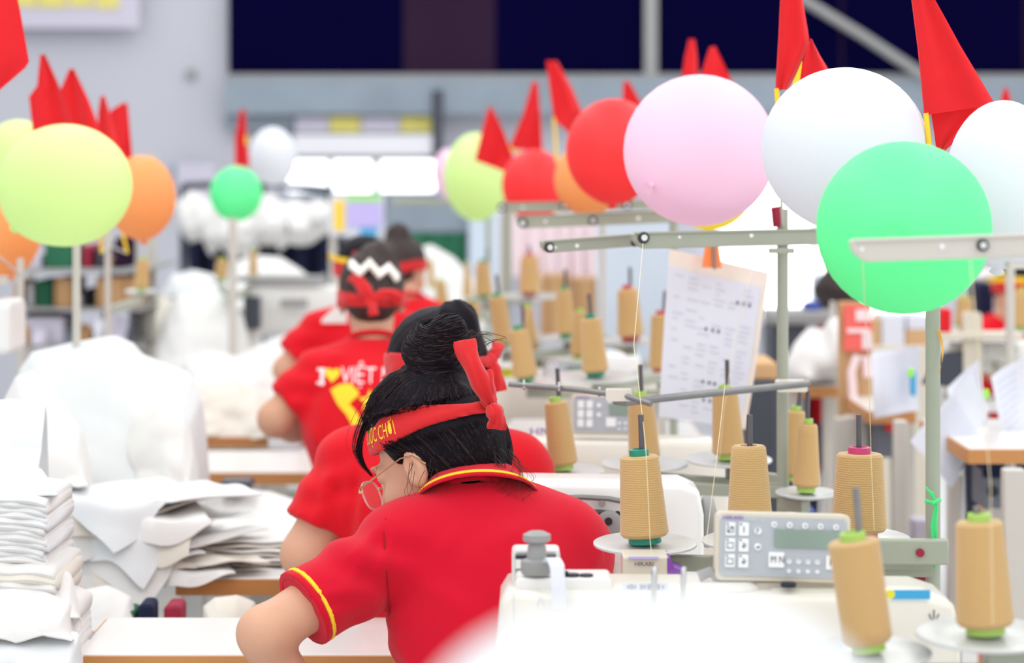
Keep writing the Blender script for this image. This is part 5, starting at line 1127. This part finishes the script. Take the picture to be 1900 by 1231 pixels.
# strands laid along the hair surface
def strands(wd, starts, goal, n, steps, r, name, m, seed, jitter=.006, lift=.001):
    g = np.random.RandomState(seed); p = np.array([W for W in starts(g, n)]); out = [p.copy()]; gl_ = np.array(goal) if not callable(goal) else None
    for k in range(steps):
        tgt = goal(p, k) if callable(goal) else gl_; d = tgt-p; d = d/np.maximum(np.linalg.norm(d, axis=1, keepdims=True), 1e-6); step = np.minimum(np.linalg.norm(tgt-p, axis=1, keepdims=True)/max(1, (steps-k)), .02)
        p = p+d*step+g.randn(*p.shape)*jitter*.12
        for _ in range(2):
            e = .002; pp = p.astype(np.float32)[:, None, :]; f0 = wd['hair_d'](pp)[:, 0]
            gr = np.stack([(wd['hair_d']((pp+np.eye(3, dtype=np.float32)[i]*e))[:, 0]-f0)/e for i in range(3)], 1); gr /= np.maximum(np.linalg.norm(gr, axis=1, keepdims=True), 1e-6)
            p = p-gr*np.clip((f0-lift), -.02, .02)[:, None]
        out.append(p.copy())
    mb = MB(); out = np.array(out)
    for i in range(n):
        mb.tube([Vector(q) for q in out[:, i]], [r*(.4+.6*math.sin(math.pi*min(1, (k+1)/(steps+1)))) for k in range(steps+1)], 3, cap=False)
    return mb.build(name, m, wd['hair'], angle=180, kind='stuff')
def st_up(g, n):
    o = []
    for _ in range(n):
        th = g.uniform(.45, math.pi+.6); q = np.array((math.sin(th)*.09, math.cos(th)*.10-.016, 0)); q[2] = .062+.19*q[1]+.015+g.uniform(0, .010); o.append(W_(q))
    return o
strands(w1, st_up, W_((0, -.072, .12)), 340, 13, .0006, 'hair_strands', M['hair_tip'], 1)
strands(w1, st_up, W_((0, -.072, .12)), 420, 13, .0009, 'hair_strands', M['hair'], 2)
def st_dn(g, n):
    o = []
    for _ in range(n):
        th = g.uniform(.35*math.pi, 1.25*math.pi); q = np.array((math.sin(th)*.09, math.cos(th)*.11-.016, 0)); q[2] = .062+.19*q[1]-.02-g.uniform(0, .01); o.append(W_(q))
    return o
strands(w1, st_dn, W_((.01, -.085, -.085)), 420, 11, .0008, 'hair_strands', M['hair'], 3)
strands(w1, st_dn, W_((.01, -.085, -.085)), 160, 11, .0006, 'hair_strands', M['hair_tip'], 4)
def st_bun(g, n):
    o = []
    for _ in range(n): d = g.randn(3); d /= np.linalg.norm(d); d[2] = abs(d[2]); o.append(W_(np.array((0, -.072, .15))+d*np.array((.05, .048, .047))))
    return o
bc = W_((0, -.072, .15)); bax = w1['R'] @ np.array((.3, -.5, .8)); bax = bax/np.linalg.norm(bax)
def swirl(p, k): q = p-bc; return p+np.cross(np.broadcast_to(bax, q.shape), q)*4+bax*.01
strands(w1, st_bun, swirl, 260, 9, .0008, 'hair_strands', M['hair'], 11)
strands(w1, st_bun, swirl, 150, 9, .0006, 'hair_strands', M['hair_tip'], 12)
def lock(pts, n, spread, r, m, parent, seed, name='hair_lock'):
    g = random.Random(seed); mb = MB()
    for i in range(n):
        o = Vector((g.gauss(0, 1), g.gauss(0, 1)*.7, g.gauss(0, 1)*.5))*spread; k = len(pts); sc = g.uniform(.8, 1.05)
        path = [Vector(p)+o*(.25+.75*math.sin(math.pi*j/(k-1)))*1.0 for j, p in enumerate(pts)]; fine = []
        for j in range(k-1):
            for t in (0, .25, .5, .75):
                p0 = path[max(j-1, 0)]; p1 = path[j]; p2 = path[j+1]; p3 = path[min(j+2, k-1)]
                fine.append(.5*((2*p1)+(p2-p0)*t+(2*p0-5*p1+4*p2-p3)*t*t+(3*p1-p0-3*p2+p3)*t**3))
        fine.append(path[-1]); L_ = len(fine); mb.tube(fine, [r*(1-.85*j/(L_-1)) for j in range(L_)], 4, cap=False)
    return mb.build(name, m, parent, angle=180, kind='stuff')
lock([P(760, 712, 3.76), P(725, 722, 3.78), P(694, 752, 3.79), P(674, 794, 3.79), P(665, 832, 3.79), P(672, 860, 3.79), P(690, 884, 3.79)], 70, .0034, .0012, M['hair'], hob, 1, 'front_lock')
lock([P(760, 710, 3.75), P(722, 720, 3.77), P(690, 750, 3.78), P(668, 795, 3.78), P(660, 835, 3.79), P(678, 872, 3.79)], 24, .005, .0007, M['hair_tip'], hob, 2, 'front_lock')
for k in range(16):
    g = random.Random(100+k); x0 = 935+g.uniform(-40, 18); y0 = 838+g.uniform(-12, 25)
    lock([P(x0, y0, 3.70), P(x0+12+g.uniform(-5, 10), y0+22, 3.69), P(x0+20+g.uniform(-20, 30), y0+44+g.uniform(0, 15), 3.68), P(x0+g.uniform(-40, 60), y0+70+g.uniform(0, 30), 3.67)], 2, .003, .0005, M['hair_tip'], hob, k, 'loose_wisp')
for k in range(9):
    g = random.Random(200+k); x0 = 770+g.uniform(-10, 90); y0 = 850+g.uniform(0, 30)
    lock([P(x0, y0, 3.685), P(x0-8+g.uniform(-4, 8), y0+30, 3.68), P(x0-5+g.uniform(-15, 20), y0+60, 3.68), P(x0+g.uniform(-20, 20), y0+90, 3.675)], 1, .001, .0005, M['hair_tip'], hob, k, 'loose_wisp')
for k in range(12):
    g = random.Random(300+k); x0 = 850+g.uniform(-50, 40); y0 = 632+g.uniform(-5, 30)
    lock([P(x0, y0+10, 3.75), P(x0+14, y0-10, 3.75), P(x0+34+g.uniform(-5, 14), y0-16+g.uniform(-10, 8), 3.76), P(x0+52+g.uniform(-5, 16), y0+g.uniform(-14, 14), 3.77)], 3, .004, .0007, M['hair_tip'], hob, k, 'loose_wisp')
# seam of the armhole, sewn on the shirt surface
def surf_line(px, target, name, m, r=.0011):
    me = target.data; wl = worldloc(target); bv = BVHTree.FromPolygons([x.co+wl for x in me.vertices], [tuple(p.vertices) for p in me.polygons]); pts = []
    for (x, y) in px:
        d = (P(x, y, 3.7)-cam.location).normalized(); hit = bv.ray_cast(cam.location, d)
        if hit[0] is not None: pts.append(hit[0])
    if len(pts) > 2: MB().tube(pts, r, 6).build(name, m, target)
mk('seam', (150, 8, 30), .95)
surf_line([(716, 962), (712, 990), (714, 1020), (717, 1060), (720, 1100), (722, 1140), (724, 1165)], w1['shirt'], 'armhole_seam', M['seam'])
# second woman, behind the first --------------------------------------
H2 = V(806, 700, 4.5)
J2 = dict(neck=V(815, 800, 4.42), shL=V(655, 862, 4.40), shR=V(955, 872, 4.42), chest=V(810, 960, 4.36), pelvis=np.array((-.14, 4.34, .55)), elL=V(568, 1030, 4.36), wrL=V(690, 1060, 4.62), elR=V(990, 1050, 4.5), wrR=V(890, 1040, 4.7))
w2 = woman('woman in a red t-shirt seated right behind the nearest woman', J2, H2, 38, 18, .0075, band=(.03, .25, .030, .012), creases=CR2, sleeve=.72, sl_r=(.062, .072), bun=(0, -.098, .078), bunr=(.042, .036, .042), knot=(-.05, -.11, .0), arm=(.045, .041, .034),
           tails=(([(-.05, -.11, .0), (-.07, -.11, .02), (-.085, -.1, .035)], .022), ([(-.05, -.11, 0), (-.05, -.12, -.03), (-.05, -.12, -.06)], .025)))
# third woman with the lettered shirt ----------------------------------
H3 = V(690, 556, 5.95)
J3 = dict(neck=V(692, 640, 5.9), shL=V(592, 702, 5.85), shR=V(800, 706, 5.9), chest=V(692, 780, 5.82), pelvis=np.array((-.33, 5.66, .55)), elL=V(512, 778, 5.82), wrL=V(600, 806, 6.1), elR=V(850, 800, 5.9), wrR=V(780, 800, 6.15))
w3_ = woman('woman in a red t-shirt with a yellow map and lettering on the back', J3, H3, 4, 22, .0085, hs=.95, hair='hair_brown', band=(.0, .35, .030, .020), creases=CR3, sleeve=.72, sl_r=(.062, .072), bun=(-.02, -.06, .10), bunr=(.045, .04, .035), knot=(0, -.128, -.045), arm=(.045, .040, .034),
            tails=(([(0, -.13, -.045), (.02, -.135, -.02), (.04, -.125, .015), (.05, -.11, .03)], .035), ([(0, -.13, -.045), (.0, -.14, -.07), (-.004, -.14, -.09)], .022), ([(0, -.13, -.045), (-.04, -.13, -.03), (-.075, -.10, -.035)], .03)), chest=(.17, .105, .19))
Wc = w3_['W']; cl = empty('hair_claw', Vector(Wc((-.02, -.115, .05))), 'cream wavy hair claw in the hair of the woman with lettered shirt', 'hair clip')
for s in (0, 1): MB().tube([Vector(Wc((.055-.024*k, -.118-.016*math.sin(k*.9)-.006*s, .048-.012*s+.013*(-1)**k-.01*(k/5)))) for k in range(6)], .009, 8).build('claw_wave', M['white_plastic'], cl)
def flat_ray(p): return np.array((p[0], 5.2, p[2])), (0, 1, 0)
def print_on(v2, f2, px, py, Y, sc, m, name):
    o = P(px, py, Y); v3 = [(o.x+p[0]*sc, 0, o.z+p[1]*sc) for p in v2]; v3, f3 = subdivide(v3, f2, .02, 5); return project_mesh(v3, f3, w3_['shirt'], flat_ray, name, m, w3_['shirt'], .003)
s_ = 5.75/F
tv, tf = text_mesh('I', 1.0); print_on([(p[0]*1.6, p[1]) for p in tv], tf, 588, 716, 5.75, 43*s_, M['print_white'], 'shirt_lettering')
for x in (585, 585):
    pass
for yy in (714, 690): print_on([(0, 0), (15, 0), (15, 5), (0, 5)], [(0, 1, 2, 3)], 587, yy, 5.75, s_, M['print_white'], 'shirt_lettering')
tv, tf = text_mesh('VIỆT NAM', 1.0); print_on([(p[0]*.80, p[1]) for p in tv], tf, 632, 710, 5.75, 40*s_, M['print_white'], 'shirt_lettering')
hp = []
for k in range(28):
    t = 2*math.pi*k/28; hp.append((16*math.sin(t)**3, 13*math.cos(t)-5*math.cos(2*t)-2*math.cos(3*t)-math.cos(4*t)))
hp = [(0, 0)]+hp; print_on(hp, [(0, k, k % 28+1) for k in range(1, 29)], 616, 696, 5.75, .9*s_, M['trim_yellow'], 'printed_heart')
mp = [(617, 722), (632, 714), (650, 712), (664, 722), (668, 730), (655, 742), (652, 748), (662, 758), (674, 772), (682, 790), (682, 808), (672, 822), (652, 838), (640, 840), (628, 810), (640, 803), (655, 795), (657, 775), (644, 762), (630, 748), (622, 735)]
mpl = [(625, 722, 650, 713, 664, 724, 652, 744, 632, 748, 620, 734)]
def strip(L_, R_, m, name):
    vs = []; fs = []
    for (a, b) in zip(L_, R_): vs += [a, b]
    for k in range(len(L_)-1): fs.append((2*k, 2*k+1, 2*k+3, 2*k+2))
    o = P(0, 0, 5.75); v2 = [((x)*1.0, -y*1.0) for x, y in vs]; print_on(v2, fs, 0, 0, 5.75, s_, m, name)
strip([(632, 712), (614, 722), (622, 738), (630, 750), (644, 764), (655, 780), (652, 797), (632, 806), (626, 816)], [(652, 711), (666, 724), (668, 730), (650, 746), (662, 758), (676, 778), (684, 800), (676, 822), (646, 842)], M['trim_yellow'], 'printed_map')
star = [(688+22*(1 if k % 2 == 0 else .42)*math.sin(k*math.pi/5), -(742-22*(1 if k % 2 == 0 else .42)*math.cos(k*math.pi/5))) for k in range(10)]
print_on([(688, -742)]+star, [(0, k, k % 10+1) for k in range(1, 11)], 0, 0, 5.75, s_, M['star_yellow'], 'printed_star')
# women further away ----------------------------------------------------
H4 = V(672, 515, 7.0)
J4 = dict(neck=V(668, 575, 6.96), shL=V(594, 622, 6.93), shR=V(760, 626, 6.96), chest=V(672, 690, 6.92), pelvis=np.array((-.43, 6.88, .55)), elL=V(532, 686, 6.9), wrL=V(560, 720, 7.1), elR=V(800, 700, 6.95), wrR=V(740, 700, 7.15))
w4 = woman('woman in a red t-shirt with white collar, third head in the line', J4, H4, 30, 10, .010, band=(.035, .3, .034, .026), sleeve=.75, sl_r=(.062, .075), no_bun=True, knot=(.02, -.12, .0), hs=.95,
           tails=(([(.02, -.12, 0), (.05, -.12, .03), (.08, -.1, .05)], .03),))
def gold(wd, z0, z1, th0, th1):
    def fn(u, v):
        th = th0+(th1-th0)*u; q = np.array((math.sin(th)*.099, math.cos(th)*.122-.016, 0)); q[2] = .05+.3*q[1]+z0+(z1-z0)*v; return Vector(wd['W'](q))
    MB().grid(fn, 20, 3, .002).build('gold_stripe', M['stick_yellow'], wd['band'])
gold(w4, .006, .022, 1.1, 2.9)
MB().grid(lambda u, v: Vector(V(598+46*u, 600-44*v*u+ -6*v, 6.80+.05*u)), 8, 6, .004).build('white_collar', M['fabric'], w4['shirt'])
H5 = V(746, 502, 7.9)
J5 = dict(neck=V(752, 562, 7.85), shL=V(690, 606, 7.8), shR=V(838, 606, 7.85), chest=V(760, 660, 7.78), pelvis=np.array((-.34, 7.6, .55)), elL=V(660, 660, 7.8), wrL=V(690, 670, 8.0), elR=V(850, 660, 7.9), wrR=V(800, 660, 8.1))
w5 = woman('farthest woman with a high bun and red headband', J5, H5, -35, 12, .011, hs=.9, hair='hair_brown', band=(.02, .3, .024, .02), sleeve=.7, bun=(0, -.05, .125), bunr=(.042, .042, .04), knot=(.03, -.12, .0), tails=(([(.03, -.12, 0), (.04, -.12, .04), (.03, -.11, .06)], .03),), shirt='tee')
H6 = V(1888, 556, 8.2)
J6 = dict(neck=V(1890, 600, 8.2), shL=V(1838, 624, 8.2), shR=V(1960, 624, 8.2), chest=V(1900, 670, 8.2), pelvis=np.array((1.74, 8.2, .6)), elL=V(1850, 690, 8.1), wrL=V(1890, 700, 7.9), elR=V(1960, 690, 8.1), wrR=V(1920, 700, 7.9))
w6 = woman('woman with a red and gold headband at the right border of the next line', J6, H6, 150, 8, .012, band=(.055, .1, .026, .022), sleeve=.7, bun=(0, -.06, .12), knot=(0, -.12, .03))
gold(w6, -.002, .016, -1.2, 1.2)
H7 = V(1552, 562, 8.9)
J7 = dict(neck=V(1562, 615, 8.9), shL=V(1516, 650, 8.9), shR=V(1610, 650, 8.9), chest=V(1562, 690, 8.9), pelvis=np.array((1.2, 8.8, .55)), elL=V(1510, 700, 9.0), wrL=V(1540, 700, 9.2), elR=V(1620, 700, 9.0), wrR=V(1590, 700, 9.2))
w7 = woman('dark haired woman half hidden by the mint green balloon in the next line', J7, H7, 10, 10, .012, hair='hair_brown', band=(.055, .1, .02, .02), sleeve=.7, bun=(0, -.06, .12), band_mat='hair_brown')
